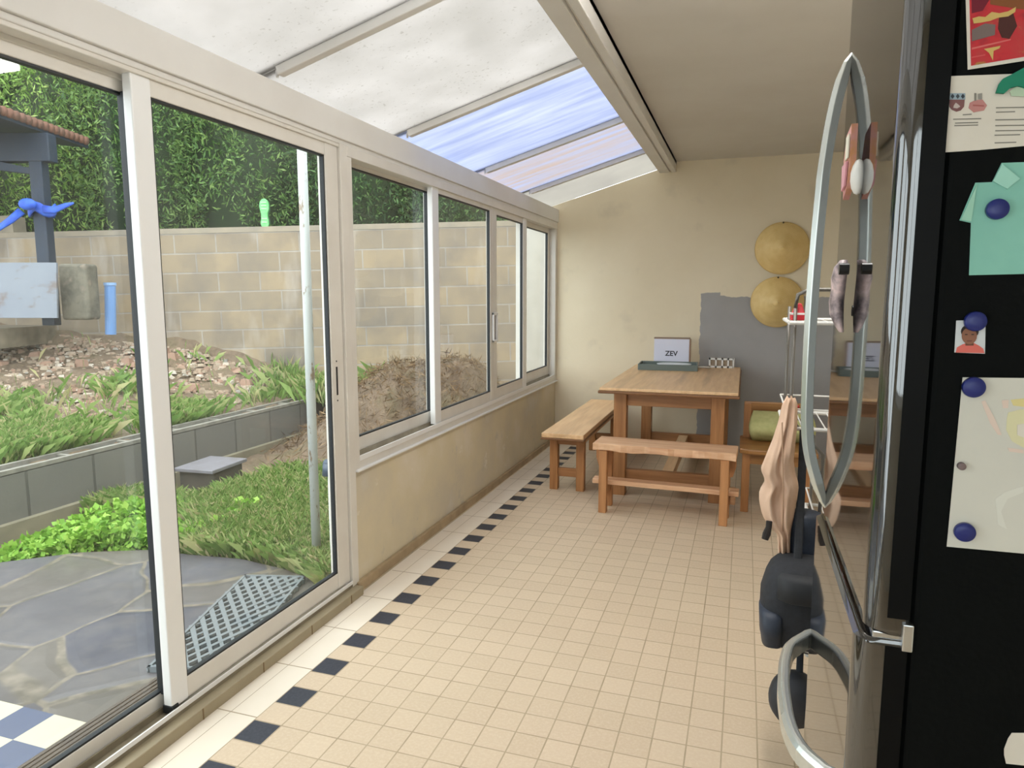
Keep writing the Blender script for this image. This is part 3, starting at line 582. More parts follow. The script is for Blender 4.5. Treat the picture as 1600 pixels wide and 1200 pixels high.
# honeycomb mat outside the door
def diamond_mat():
    a = Vector((-2.27, 2.08, -.099)); W_, H_ = .335, .95; mt_ = MB(a)
    n = 17; k = .0575
    for i in range(-9, 26):
        for sg in (1, -1):
            # lines x = c + sg*y*.62 clipped to the mat
            c = i*k if sg > 0 else i*k
            ys = [0, H_]; pts = []
            y0_, y1_ = 0., H_; sl_ = .62*sg
            xa, xb = c, c+sl_*H_
            if sl_ > 0: lo = max(0, (0-c)/sl_); hi = min(H_, (W_-c)/sl_)
            else: lo = max(0, (W_-c)/sl_); hi = min(H_, (0-c)/sl_)
            if hi-lo < .03: continue
            mt_.tube([a+Vector((c+sl_*lo, lo, .012)), a+Vector((c+sl_*hi, hi, .012))], (.0055, .012), 4)
    mt_.box(a, a+Vector((.012, H_, .026))); mt_.box(a+Vector((W_-.012, 0, 0)), a+Vector((W_, H_, .026))); mt_.box(a, a+Vector((W_, .012, .026))); mt_.box(a+Vector((0, H_-.012, 0)), a+Vector((W_, H_, .026)))
    return mt_.build('door_mat', plain('rubber_with_wet_sheen', rgb(122, 128, 132), .3))  # wet sheen on the black bars put into the lighter grey base colour
dm = diamond_mat(); dm.rotation_euler = (0, 0, R(16)); tag(dm, 'open lattice door mat greyed by wet sheen, lying on the slate outside', 'door mat')
rm = MB((-2.10, 1.0, -.1))
rm.box((-2.12, -.4, -.099), (-1.935, 1.98, -.045))
for i in range(9): rm.cyl((-2.11+i*.0208, -.4, -.043), (-2.11+i*.0208, 1.98, -.043), .0095, seg=8)
tag(rm.build('threshold_grating', plain('brown_ribbed_plastic', rgb(92, 78, 64), .35, c2=rgb(74, 62, 52), sc=8), smooth=False), 'long brown ribbed grating strip outside the sliding door', 'grating')

# ------------------------------------------------------------------ table and benches
a = Vector((-.485, 5.67, 0)); tb = thing('dining_table', a, 'oak dining table with thick square legs against the far wall', 'table')
TZ = .795
tt = MB(); tt.box((-.465, -.87, TZ-.022), (.465, .87, TZ)); tt.build('tabletop', OAKY, tb, bevel=.004)
tt = MB(); tt.box((-.475, -.88, TZ-.042), (.475, .88, TZ-.0225)); tt.build('tabletop_edge', OAKD, tb, bevel=.006)
for sx in (-.335, .335):
    for sy in (-.72, .72): MB().box((sx-.045, sy-.045, 0), (sx+.045, sy+.045, TZ-.042)).build('leg', OAKZ, tb, bevel=.004)
for sy in (-.72, .72):
    MB().box((-.29, sy-.02, TZ-.14), (.29, sy+.02, TZ-.042)).build('apron', OAKX, tb, bevel=.003)
    MB().box((-.29, sy-.025, .10), (.29, sy+.025, .19)).build('stretcher', OAKX, tb, bevel=.003)
for sx in (-.335, .335): MB().box((sx-.02, -.675, TZ-.14), (sx+.02, .675, TZ-.042)).build('apron', BEN_Y, tb, bevel=.003)
MB().box((-.04, -.695, .11), (.04, .695, .18)).build('stretcher', BEN_Y, tb, bevel=.003)
# long bench by the windows
a = Vector((-1.205, 5.62, 0)); lb = thing('bench', a, 'long oak bench standing beneath the window side of the table', 'bench', 'benches around the table')
bz = .452
MB().box((-.155, -.86, bz-.034), (.155, .86, bz)).build('seat', BEN_Y, lb, bevel=.004)
MB().box((-.16, -.865, bz-.048), (.16, .865, bz-.0345)).build('seat_edge', OAKD, lb, bevel=.004)
for sx in (-.1, .1):
    for sy in (-.69, .69): MB().box((sx-.03, sy-.03, 0), (sx+.03, sy+.03, bz-.048)).build('leg', OAKZ, lb, bevel=.003)
    MB().box((sx-.012, -.66, bz-.11), (sx+.012, .66, bz-.048)).build('apron', BEN_Y, lb)
for sy in (-.69, .69):
    MB().box((-.07, sy-.012, .10), (.07, sy+.012, .165)).build('stretcher', OAKX, lb, bevel=.003); MB().box((-.07, sy-.012, bz-.11), (.07, sy+.012, bz-.048)).build('apron', OAKX, lb)
# short rustic bench in front
a = Vector((-.462, 4.545, 0)); fb = thing('bench', a, 'short rough pine bench across the near end of the table', 'bench', 'benches around the table', rz=R(-2.2))
q = MB(); n = 24; rg = []
for i in range(n+1):
    x = -.452+.904*i/n; wv = .006*math.sin(i*.9)+.004*math.sin(i*2.3); rg.append([(x, -.125+wv, .425+.004*math.sin(i*.7)), (x, .125, .425), (x, .125, .472), (x, -.122+wv, .472)])
q.loft(rg); q.build('seat', PINE_X, fb, bevel=.004)
for sx in (-1, 1):
    MB().box((sx*.385-.026, -.11, 0), (sx*.385+.026, -.06, .425)).build('leg', PINE_Z, fb, bevel=.004)
    MB().box((sx*.385-.026, .06, 0), (sx*.385+.026, .11, .425)).build('leg', PINE_Z, fb, bevel=.004)
    MB().box((sx*.385-.02, -.06, .12), (sx*.385+.02, .06, .18)).build('end_rail', PINE_Z, fb, bevel=.004)
    MB().prism([(sx*.412, -.03, .425), (sx*.412, -.03, .30), (sx*.43, -.03, .30), (sx*.448, -.03, .36), (sx*.448, -.03, .425)], (0, .06, 0)).build('bracket', PINE_Z, fb)
    MB().box((sx*.412, .075, .09), (sx*.447, .115, .2)).build('foot_block', PINE_X, fb, bevel=.004)
MB().box((-.47, -.045, .18), (.47, .045, .212)).build('shelf_board', PINE_X, fb, bevel=.004)
# wooden seat on the right with a green cushion
a = Vector((.24, 4.96, 0)); chr_ = thing('chair', a, 'wooden seat with a low solid back right of the table', 'chair')
q = MB(); q.prism([(-.24, -.20, .40), (-.18, -.235, .40), (.24, -.235, .40), (.24, .25, .40), (-.24, .25, .40)], (0, 0, .035)); q.build('seat', CHW, chr_, bevel=.008)
for sx in (-.195, .195):
    MB().box((sx-.025, -.19, 0), (sx+.025, -.14, .40)).build('leg', OAKZ, chr_, bevel=.004); MB().box((sx-.025, .19, 0), (sx+.025, .235, .68)).build('leg', OAKZ, chr_, bevel=.004)
MB().box((-.22, .205, .43), (.22, .228, .69)).build('backrest', CHW, chr_, bevel=.008)
MB().box((-.17, -.185, .33), (.17, -.155, .40)).build('apron', CHW, chr_)
for sx in (-.195, .195): MB().box((sx-.012, -.14, .12), (sx+.012, .19, .17)).build('stretcher', OAKX, chr_)
cz = Vector((.27, 5.055, .436)); cu = MB(cz); rg = []
for k in range(9):
    t_ = k/8; z = cz.z+.2*t_; w_ = .5+.5*math.sin(math.pi*min(1, max(0, t_)))**.5; yy = cz.y-.055*math.sin(math.pi*t_)+.05*t_
    hx = .215*(.88+.12*math.sin(math.pi*t_)); hy = .012+.06*math.sin(math.pi*t_)
    rg.append([(cz.x+hx*math.copysign(abs(math.cos(p))**.35, math.cos(p)), yy+hy*math.copysign(abs(math.sin(p))**.6, math.sin(p)), z) for p in np.linspace(0, 2*math.pi, 29)[:-1]])
cu.loft(rg); tag(cu.build('cushion', plain('green_fabric', rgb(190, 188, 132), .85, c2=rgb(172, 172, 116), sc=30, bump=.2), smooth=True), 'olive green cushion leaning on the wooden seat back', 'cushion')

# ---- things on the table
a = Vector((-.62, 6.2, TZ)); ty = thing('tray', a, 'shallow grey-green rectangular tray on the dining table', 'tray', rz=R(3)); TR = plain('grey_green_tray', rgb(104, 116, 112), .5)
MB().box((-.245, -.15, 0), (.245, .15, .008)).build('tray_base', TR, ty)
q = MB(); q.box((-.25, -.155, 0), (.25, -.143, .052)); q.box((-.25, .143, 0), (.25, .155, .052)); q.box((-.25, -.143, 0), (-.238, .143, .052)); q.box((.238, -.143, 0), (.25, .143, .052)); q.build('tray_rim', TR, ty, bevel=.003)
q = MB(); ns = 32
rgs = [[(.05+r*.15*math.cos(t_), r*.1*math.sin(t_)-.01, z) for t_ in np.linspace(0, 2*math.pi, ns+1)[:-1]] for r, z in ((.55, .0), (.62, .004), (.95, .032), (1.0, .04), (.96, .042), (.6, .012), (.05, .01))]
q.loft(rgs); pl = q.build('dish', plain('white_dish', rgb(226, 232, 238), .25), None, loc=a+Vector((0, 0, .008)), smooth=True); tag(pl, 'shallow white oval dish lying in the grey-green tray', 'dish')
a = Vector((-.615, 6.42, TZ)); bx = thing('white_box', a, 'white carton with dark lettering standing behind the tray', 'box', rz=R(-1))
BOXW = plain('white_card', rgb(222, 222, 238), .6); tl = Matrix.Rotation(R(-4), 3, 'X')
MB().box((-.155, -.03, .0), (.155, .03, .255)).build('carton', BOXW, bx, bevel=.003)
MB().box((-.157, -.032, .25), (.157, .032, .262)).build('lid', plain('tan_card_edge', rgb(150, 128, 112), .7), bx)
MB().box((.155, -.03, .0), (.165, .03, .25)).build('side_flap', plain('kraft_card', rgb(164, 132, 110), .8), bx)
text('lettering', 'ZEV', .062, plain('print_black', rgb(50, 50, 58), .6), bx, (.0, -.0305, .118), (R(90), 0, 0))
a = Vector((-.19, 6.45, TZ)); rk = thing('letter_rack', a, 'white slotted holder at the right back corner of the table', 'holder')
q = MB(); q.box((-.10, -.02, 0), (.11, .02, .016)); q.box((-.10, -.02, .07), (.11, .02, .085) )
for x in (-.10, -.046, .008, .058, .102): q.box((x, -.02, .0), (x+.014, .02, .085))
q.build('holder_frame', WHITEP, rk)
MB().box((-.095, .0, .016), (.1, .008, .07)).build('holder_back', plain('brown_slots', rgb(168, 150, 130), .7), rk)
a = Vector((-.335, 6.32, TZ)); q = MB(a); q.tube([a+Vector((-.045, 0, .010)), a+Vector((0, .01, .012)), a+Vector((.06, .01, .010))], [.007, .010, .008], 10)
tag(q.build('white_tube', WHITEP, smooth=True), 'small white tube lying between tray and slotted holder', 'tube')
# ---- straw hats on the wall
HAT = N('woven_straw'); o3 = HAT.sep(HAT.co()); rr_ = HAT.math('SQRT', HAT.math('ADD', HAT.math('MULTIPLY', o3[0], o3[0]), HAT.math('MULTIPLY', o3[2], o3[2])))
wv = HAT.math('SINE', HAT.math('MULTIPLY', rr_, 420.)); HAT.base(HAT.mix(HAT.step(HAT.noise(HAT.co(), 12, 4), .3, .7), rgb(238, 210, 148), rgb(226, 194, 128))); HAT.rough(.38); HAT.bump(wv, .3, .002); HAT = HAT.m
STRAP = plain('dark_thread', rgb(70, 60, 40), .8)
def hat(px, py, r, label):
    c = at(px, py, 6.60); t = thing('conical_hat', c, label, 'hat', 'straw hats on the far wall')
    q = MB(); n = 72; q.loft([[(rr*math.cos(a_), y_, rr*math.sin(a_)) for a_ in np.linspace(0, 2*math.pi, n+1)[:-1]] for rr, y_ in ((r-.004, .002), (r, -.004), (r*.985, -.010), (r*.75, -.052), (r*.5, -.098), (r*.25, -.142), (r*.06, -.172), (.002, -.178))], caps=False); q.build('cone', HAT, t, smooth=True)
    q = MB(); q.tube([(r*math.cos(a_), -.003, r*math.sin(a_)) for a_ in np.linspace(0, 2*math.pi, 49)], .004, 6); q.build('brim_binding', plain('straw_binding', rgb(220, 186, 116), .6), t)
    MB().cyl((0, -.002, r-.004), (0, -.02, r-.004), .008, seg=8).build('hanging_loop', STRAP, t)
hat(1222, 388, .222, 'golden conical straw hat, the upper one on the far wall')
hat(1214, 472, .218, 'golden conical straw hat below the other, over the grey paint patch')

# ------------------------------------------------------------------ refrigerator
Y0, Y1 = 1.05, 1.66
a = Vector((.55, 1.36, 0)); fg = thing('refrigerator', a, 'tall gloss black refrigerator with bottom freezer drawer at the right', 'refrigerator')
MB(a).box((.236, Y0+.004, .04), (.90, Y1-.004, 2.18)).build('cabinet', BLACKS, fg, bevel=.01, seg=3)
def door(z0_, z1_, name, xf):
    q = MB(a); rings = []
    prof = []
    r = .026; bul = .0
    prof.append((.230, Y0))
    for k in range(19):
        t_ = R(90)*k/18; prof.append((xf+r-r*math.sin(t_)+0, Y0+r-r*math.cos(t_)))
    for k in range(1, 12):
        t_ = (.01, .03, .1, .2, .3, .5, .7, .8, .9, .97, .99)[k-1]; prof.append((xf-bul*math.sin(math.pi*t_), Y0+r+(Y1-Y0-2*r)*t_))
    for k in range(19):
        t_ = R(90)*k/18; prof.append((xf+r-r*math.cos(t_), Y1-r+r*math.sin(t_)))
    prof.append((.230, Y1))
    cx, cy = .23, (Y0+Y1)/2
    def ring(z, ins): return [(x+(ins if x < .228 else 0), cy+(y-cy)*(1-ins*.6), z) for x, y in prof]
    e = .006
    for z, i_ in ((z0_, .012), (z0_+.002, .006), (z0_+.005, .002), (z0_+e, .0), (z0_+e+.004, .0), (z0_+.06, .0), (z1_-.06, 0), (z1_-e-.004, 0), (z1_-e, 0), (z1_-.005, .002), (z1_-.002, .006), (z1_, .012)): rings.append(ring(z, i_))
    q.loft(rings); o_ = q.build(name, BLACKG, fg, smooth=True)
    es = o_.modifiers.new('e', 'EDGE_SPLIT'); es.split_angle = R(50); return o_
MB(a).box((.2065, Y0-.0012, .075), (.2345, Y0+.006, .948)).build('drawer_edge', BLACKD, fg); MB(a).box((.2065, Y0-.0012, .99), (.2345, Y0+.006, 2.17)).build('door_edge', BLACKD, fg)
d_up = door(.963, 2.18, 'door', .180); d_lo = door(.06, .957, 'freezer_drawer', .168)
MB(a).box((.228, Y0+.012, .06), (.237, Y1-.012, 2.16)).build('door_gasket', plain('grey_gasket', rgb(44, 46, 48), .6), fg)
hn = MB(a); hn.box((.19, Y0+.004, .955), (.235, Y0+.05, .966)); hn.box((.226, Y0-.006, .945), (.240, Y0+.012, .985)); hn.build('hinge', CHROME, fg, bevel=.002)
q = MB(a); hy = 1.60
kz = [1.915, 1.90, 1.86, 1.80, 1.72, 1.62, 1.5, 1.35, 1.2, 1.12, 1.07, 1.03, 1.0, .985]; kx = [.180, .174, .163, .152, .143, .137, .133, .131, .133, .139, .151, .165, .175, .182]
zz = np.concatenate([np.linspace(1.915, 1.7, 14), np.linspace(1.68, 1.2, 14), np.linspace(1.18, .985, 16)]); xx = np.interp(-zz, [-k for k in kz], kx); xx = np.convolve(np.pad(xx, 2, mode='edge'), np.ones(5)/5, 'valid'); xx[0] = .184; xx[-1] = .184
q.tube([(x, hy, z) for z, x in zip(zz, xx)], [(.012*min(1, .45+12*min(zz[0]-z, z-zz[-1])), .016*min(1, .35+12*min(zz[0]-z, z-zz[-1]))) for z in zz], 4, flat=(0, 1, 0), prof=[(-1, -.25), (-.3, -1), (1, -.75), (1, .75), (-.3, 1), (-1, .25)]); q.build('door_handle', SILV, d_up, bevel=.004)
q = MB(a); ky = [1.12, 1.135, 1.16, 1.20, 1.26, 1.36, 1.46, 1.54, 1.575, 1.60, 1.62]; kx = [.166, .146, .126, .110, .101, .099, .105, .118, .136, .156, .168]
yy = np.linspace(1.12, 1.62, 45); xx = np.interp(yy, ky, kx); xx = np.convolve(np.pad(xx, 2, mode='edge'), np.ones(5)/5, 'valid'); xx[0] = xx[-1] = .172
q.tube([(x, y, .675) for y, x in zip(yy, xx)], [(.011, .022)]*45, 4, flat=(0, 0, 1), prof=[(-1, -.55), (-.3, -1), (1, -.85), (1, .85), (-.3, 1), (-1, .55)]); q.build('drawer_handle', SILV, d_lo, bevel=.004)
# ---- papers and magnets on its near side (plane y = Y0)
YP = Y0+.003
def sheet(pts, name, mat, label, cat, th=.0006, lift=.0, group=None):
    pts = [Vector((at(px, py, Y0).x, YP-lift, at(px, py, Y0).z)) for px, py in pts]; o_ = pts[0]
    q = MB(o_); q.prism([p-Vector((0, th, 0)) for p in pts], (0, th, 0)); r_ = q.build(name, mat); tag(r_, label, cat, group); r_['o'] = 0; del r_['o']; return r_, o_
def mark(parent, o_, pts, name, mat, lift=.0012, th=.0004):
    q = MB(o_); q.prism([Vector((at(px, py, Y0).x, YP-lift, at(px, py, Y0).z)) for px, py in pts], (0, th, 0)); return q.build(name, mat, parent)
def flatc(name, r, g_, b_): return plain(name, rgb(r, g_, b_), .75)
sh1, o_ = sheet([(1508, -70), (1513, 108), (1640, 88), (1650, -70)], 'poster', PAPER, 'red and gold picture card with white border at the fridge top', 'picture')
def redart():
    m = N('red_gold_print'); z = m.sep(m.co())[2]; n_ = m.noise(m.mapv(m.co(), (1, 1, 1.3)), 26, 4)
    c = m.ramp(n_, [(.3, rgb(150, 24, 40)), (.45, rgb(196, 32, 44)), (.58, rgb(188, 48, 52)), (.64, rgb(176, 128, 60)), (.72, rgb(70, 40, 34))])
    m.base(c); m.rough(.5); return m.m
mark(sh1, o_, [(1514, -66), (1518, 102), (1636, 82), (1646, -66)], 'print', redart())
GOLD = flatc('gold_print', 206, 176, 104); mark(sh1, o_, [(1538, 76), (1564, 71), (1562, 75), (1553, 79), (1552, 94), (1546, 82)], 'gold_star', GOLD, .0018)
mark(sh1, o_, [(1517, -66), (1552, -66), (1546, 0), (1536, 16), (1519, 20)], 'maroon_area', flatc('maroon_print', 112, 22, 42), .0014)
mark(sh1, o_, [(1546, -66), (1640, -66), (1640, 8), (1600, 14), (1572, 10), (1548, 6)], 'brown_area', flatc('brown_print', 132, 78, 40), .0014)
mark(sh1, o_, [(1562, 24), (1584, 20), (1590, 40), (1578, 60), (1566, 58), (1560, 44)], 'dark_figure', flatc('dark_print', 74, 34, 30), .0016)
mark(sh1, o_, [(1520, 28), (1530, 25), (1540, 26), (1550, 18), (1562, 20), (1576, 17), (1588, 10), (1587, 18), (1576, 25), (1560, 27), (1548, 32), (1532, 35), (1522, 36)], 'gold_streak', GOLD, .0018)
mark(sh1, o_, [(1519, 74), (1580, 60), (1580, 62), (1519, 77)], 'pale_stripe', flatc('pale_red_print', 214, 108, 104), .0016)
mark(sh1, o_, [(1519, 88), (1540, 84), (1540, 86), (1519, 90)], 'pale_stripe', flatc('pale_red_stripe', 206, 84, 84), .0016)
mark(sh1, o_, [(1519, 46), (1540, 36), (1556, 38), (1555, 54), (1519, 64)], 'grey_streak', flatc('grey_print', 120, 104, 100), .0018)
sh2, o_ = sheet([(1485, 118), (1477, 128), (1468, 238), (1530, 234), (1660, 222), (1660, 112)], 'school_notice', PAPER, 'white folded notice with two small coats of arms on the fridge', 'notice')
GREYI = flatc('grey_ink', 130, 126, 118)
mark(sh2, o_, [(1484, 145), (1509, 145), (1509, 155), (1484, 155)], 'crest_chief', flatc('crest_blue', 150, 168, 180))
for x in (1489, 1497, 1505): mark(sh2, o_, [(x, 146), (x+3, 150), (x, 154), (x-3, 150)], 'crest_diamond', flatc('crest_dark', 60, 66, 74), .0018)
mark(sh2, o_, [(1484, 155), (1508, 155), (1507, 166), (1502, 172), (1495, 174), (1488, 171), (1484, 166)], 'crest_shield', flatc('crest_maroon', 124, 84, 84))
mark(sh2, o_, [(1491, 164), (1494, 160), (1498, 163), (1501, 166), (1496, 169), (1490, 168)], 'crest_charge', flatc('crest_pale', 190, 176, 172), .0018)
mark(sh2, o_, [(1516, 160), (1524, 156), (1536, 155), (1543, 164), (1538, 172), (1522, 175), (1514, 168)], 'map_emblem', flatc('emblem_pink', 190, 132, 128))
mark(sh2, o_, [(1521, 163), (1538, 164), (1538, 166), (1521, 165)], 'emblem_band', flatc('emblem_red', 168, 96, 92), .0018)
mark(sh2, o_, [(1523, 145), (1526, 145), (1526, 157), (1523, 157)], 'emblem_stem', GREYI, .0018); mark(sh2, o_, [(1529, 146), (1535, 145), (1535, 155), (1529, 155)], 'emblem_letter', flatc('emblem_grey', 150, 146, 140), .0018)
for (x, y, l_) in ((1505, 178, 14), (1490, 185, 44), (1493, 191, 36), (1492, 195, 37), (1557, 167, 60), (1557, 174, 30), (1556, 186, 60), (1556, 195, 70), (1556, 203, 64), (1555, 210, 40), (1555, 222, 34)):
    mark(sh2, o_, [(x, y), (x+l_, y-1), (x+l_, y+.6), (x, y+1.6)], 'text_line', GREYI)
sh3, o_ = sheet([(1555, 146), (1560, 132), (1566, 124), (1580, 117), (1600, 106), (1640, 100), (1650, 140), (1605, 140), (1590, 135), (1578, 138), (1568, 147)], 'green_magnet', flatc('emerald_green', 24, 128, 100), 'emerald green animal-shaped magnet holding the white notice', 'magnet', .004, .0024)
mark(sh3, o_, [(1578, 143), (1586, 136), (1602, 136), (1640, 141), (1640, 152), (1580, 150)], 'belly', flatc('pale_green', 184, 204, 178), .003)
TEAL = plain('teal_paper', rgb(140, 200, 184), .8, c2=rgb(128, 186, 172), sc=9)
sh4, o_ = sheet([(1566, 254), (1551, 284), (1525, 285), (1500, 344), (1518, 348), (1515, 430), (1680, 426), (1680, 250)], 'paper_shirt', TEAL, 'teal paper folded like a shirt pinned on the fridge', 'folded paper')
mark(sh4, o_, [(1566, 256), (1594, 279), (1574, 295), (1552, 283)], 'collar', plain('teal_fold', rgb(160, 212, 198), .8), .003, .0018)
mark(sh4, o_, [(1527, 288), (1502, 343), (1518, 346)], 'sleeve', plain('teal_sleeve', rgb(156, 204, 184), .8), .002, .001)
def disc(px, py, r, mat, label, lift=.0012, name='round_magnet', group='round blue magnets on the fridge'):
    c = at(px, py, Y0); c.y = YP-lift; q = MB(c); q.loft([[(c.x+rr*math.cos(t_), c.y-d, c.z+rr*math.sin(t_)) for t_ in np.linspace(0, 2*math.pi, 33)[:-1]] for rr, d in ((r, 0), (r, .005), (r*.97, .0065), (r*.9, .0075), (r*.3, .008))])
    return tag(q.build(name, mat, smooth=True), label, 'magnet', group)
disc(1558, 327, .0128, BLUEM, 'round dark blue magnet on the teal paper shirt')
ph, o_ = sheet([(1495, 501), (1541, 500), (1540, 553), (1492, 551)], 'passport_photo', flatc('photo_back', 206, 210, 214), 'small passport photo of a person in a red top', 'photo')
mark(ph, o_, [(1494, 551), (1496, 543), (1505, 538), (1512, 536), (1522, 536), (1530, 540), (1537, 545), (1539, 552)], 'red_top', flatc('photo_red', 214, 108, 98))
def oval(cx, cy, rx, ry, n=20): return [(cx+rx*math.cos(t_), cy+ry*math.sin(t_)) for t_ in np.linspace(0, 2*math.pi, n+1)[:-1]]
mark(ph, o_, [(1509, 530), (1522, 530), (1522, 540), (1509, 540)], 'neck', flatc('photo_neck', 104, 68, 52), .0014); mark(ph, o_, oval(1516, 518, 14, 11), 'hair', flatc('photo_hair', 44, 34, 32), .0014)
mark(ph, o_, oval(1515, 525, 12, 13), 'face', flatc('photo_skin', 140, 96, 76), .002); mark(ph, o_, [(1508, 522), (1512, 522), (1512, 523.5), (1508, 523.5)], 'eye', flatc('photo_eye', 50, 36, 32), .0026); mark(ph, o_, [(1518, 522), (1522, 522), (1522, 523.5), (1518, 523.5)], 'eye', flatc('photo_eye2', 50, 36, 32), .0026); mark(ph, o_, [(1511, 532), (1519, 532), (1519, 533.5), (1511, 533.5)], 'mouth', flatc('photo_mouth', 110, 60, 56), .0026)
disc(1523, 502, .0128, BLUEM, 'round dark blue magnet over the top of the passport photo', .003)
def draw():
    m = N('crayon_drawing_paper'); m.base(m.mix(m.step(m.noise(m.co(), 5, 4), .3, .7), rgb(214, 212, 202), rgb(204, 202, 194))); m.rough(.85); return m.m
dr, o_ = sheet([(1505, 590), (1480, 855), (1600, 866), (1680, 872), (1690, 592)], 'child_drawing', draw(), "large pale sheet with faint yellow and pink paint strokes", 'drawing')
YEL = flatc('yellow_wash', 220, 206, 146); PNK = flatc('pink_wash', 222, 202, 190)
mark(dr, o_, [(1580, 625), (1600, 623), (1690, 620), (1690, 632), (1600, 636), (1584, 634)], 'yellow_stroke', YEL)
mark(dr, o_, [(1576, 645), (1596, 640), (1690, 640), (1690, 700), (1600, 700), (1582, 690), (1573, 672), (1574, 655)], 'yellow_stroke', flatc('pale_yellow_wash', 218, 213, 174))
mark(dr, o_, [(1590, 664), (1600, 662), (1606, 674), (1600, 684), (1590, 680)], 'bare_spot', PAPER, .0018)
for p in ([(1566, 626), (1577, 625), (1576, 638), (1568, 638)], [(1534, 628), (1540, 626), (1556, 656), (1566, 680), (1560, 680), (1548, 662)], [(1575, 700), (1600, 703), (1600, 709), (1578, 706)]): mark(dr, o_, p, 'pink_stroke', PNK)
mark(dr, o_, [(1556, 780), (1570, 770), (1600, 760), (1600, 770), (1575, 780), (1565, 800), (1574, 828), (1560, 820)], 'white_wash', flatc('white_wash', 218, 217, 208))
disc(1521, 605, .0135, BLUEM, 'round dark blue magnet at the top corner of the pale drawing'); disc(1507, 831, .0128, BLUEM, 'round dark blue magnet at the bottom corner of the pale drawing')
disc(1502, 728, .005, flatc('grey_dot', 120, 104, 104), 'tiny grey stud magnet at the left edge of the pale drawing', name='stud_magnet', group=None)
sheet([(1582, 1147), (1576, 1156), (1570, 1172), (1570, 1182), (1573, 1195), (1602, 1198), (1680, 1198), (1680, 1147)], 'white_card', PAPER, 'white card with a rounded edge low on the fridge side', 'card')
# ---- magnets on the glossy front (plane x ~ .176)
XF = .174
a = Vector((XF, 1.40, 1.67)); mg = thing('picture_magnet', a, 'orange and pink picture magnet on the fridge door below the handle top', 'magnet')
q = MB(); q.prism([(-.004, -.04, .06), (-.004, .02, .052), (-.004, .045, .01), (-.004, .035, -.03), (-.004, .02, -.06), (-.004, -.02, -.045), (-.004, -.045, -.01)], (-.01, 0, 0)); q.build('plate', plain('orange_print', rgb(200, 140, 84), .5, c2=rgb(206, 146, 150), sc=40), mg)
MB().prism([(-.015, -.036, .045), (-.015, .0, .045), (-.015, .0, .005), (-.015, -.036, .005)], (-.002, 0, 0)).build('white_panel', flatc('magnet_white', 216, 214, 196), mg)
MB().prism([(-.015, -.03, -.0), (-.015, .03, -.0), (-.015, .02, -.045), (-.015, -.016, -.04)], (-.003, 0, 0)).build('pink_panel', flatc('magnet_pink', 206, 150, 160), mg)
MB().ell((0, -.045, -.03), (.012, .02, .03), 14).build('white_backing', WHITEP, mg, smooth=True)
a = Vector((XF, 1.40, 1.44)); mg = thing('spotted_magnet', a, 'pink and grey spotted cow-like magnet on the fridge door', 'magnet')
q = MB(); rg = []
for z, yc, hw, dx in ((.062, .01, .018, .012), (.05, .0, .028, .022), (.03, .005, .026, .026), (.01, .012, .02, .024), (-.012, .02, .022, .026), (-.035, .018, .022, .024), (-.055, .008, .016, .016), (-.068, .0, .006, .008)):
    rg.append([(-.002-dx/2+dx/2*math.cos(t_), yc+hw*math.sin(t_), z) for t_ in np.linspace(0, 2*math.pi, 17)[:-1]])
q.loft(rg); q.build('body', plain('pink_spots', rgb(240, 214, 214), .5, c2=rgb(92, 84, 90), sc=38), mg, smooth=True)
MB().cyl((-.004, -.034, .045), (-.02, -.034, .045), .010, seg=16).build('black_knob', plain('black_plastic', rgb(18, 18, 20), .35), mg, smooth=False)
MB().cyl((-.004, .05, -.03), (-.022, .05, -.03), .01, seg=16).build('grey_knob', plain('grey_knob', rgb(70, 68, 72), .4), mg)

# ------------------------------------------------------------------ wire rack behind the refrigerator and what hangs on it
WIRE = plain('white_coated_wire', rgb(222, 220, 216), .4); POLE = plain('grey_pole', rgb(112, 108, 102), .4, .3)
a = Vector((.33, 2.42, 0)); wr = thing('wire_rack', a, 'tall wire shelving rack standing just behind the refrigerator', 'rack')
for (x, y) in ((-.185, -.12), (-.185, .18), (.185, -.12), (.185, .18)):
    xo = .10 if x < 0 else 0; MB().tube([(x+xo, y, 0), (x+xo, y, .95), (x, y, 1.06), (x, y, 1.40)], .0055, 10).build('post', POLE, wr, smooth=True)
MB().tube([(-.185, -.12, 1.40), (-.18, -.12, 1.44), (-.15, -.12, 1.455), (.15, -.12, 1.455), (.18, -.12, 1.44), (.185, -.12, 1.40)], .006, 8).build('top_bar', POLE, wr, smooth=True)
for z in (1.355, 1.03, .70, .3):
    xl = -.20 if z > 1 else -.10; q = MB(); e = [(xl, -.135, z), (.20, -.135, z), (.20, .195, z), (xl, .195, z), (xl, -.135, z)]
    for p, p2 in zip(e, e[1:]): q.cyl(p, p2, .006, seg=8)
    for i in range(3 if xl > -.2 else 0, 12): q.cyl((-.18+i*.033, -.135, z), (-.18+i*.033, .195, z), .0022, seg=6)
    if z < 1.3:
        e = [(p_[0], p_[1], z+.06) for p_ in e]
        for p, p2 in zip(e, e[1:]): q.cyl(p, p2, .003, seg=8)
    q.build('wire_shelf', WIRE, wr)
RED = plain('red_plastic', rgb(196, 36, 48), .45)
c = Vector((.155, 2.33, 1.362)); q = MB(c); q.loft([[(c.x+hx*sx, c.y+hy*sy, c.z+z) for sx, sy in ((-1, -1), (1, -1), (1, 1), (-1, 1))] for z, hx, hy in ((0, .022, .03), (.02, .022, .03), (.024, .017, .026), (.052, .008, .012))])
rp = q.build('red_packet', RED, bevel=.003); tag(rp, 'small red packet with white band on the top rack shelf', 'packet')
MB(c).box((c.x-.0225, c.y-.0305, c.z+.017), (c.x+.0225, c.y+.0305, c.z+.023)).build('white_band', WHITEP, rp)
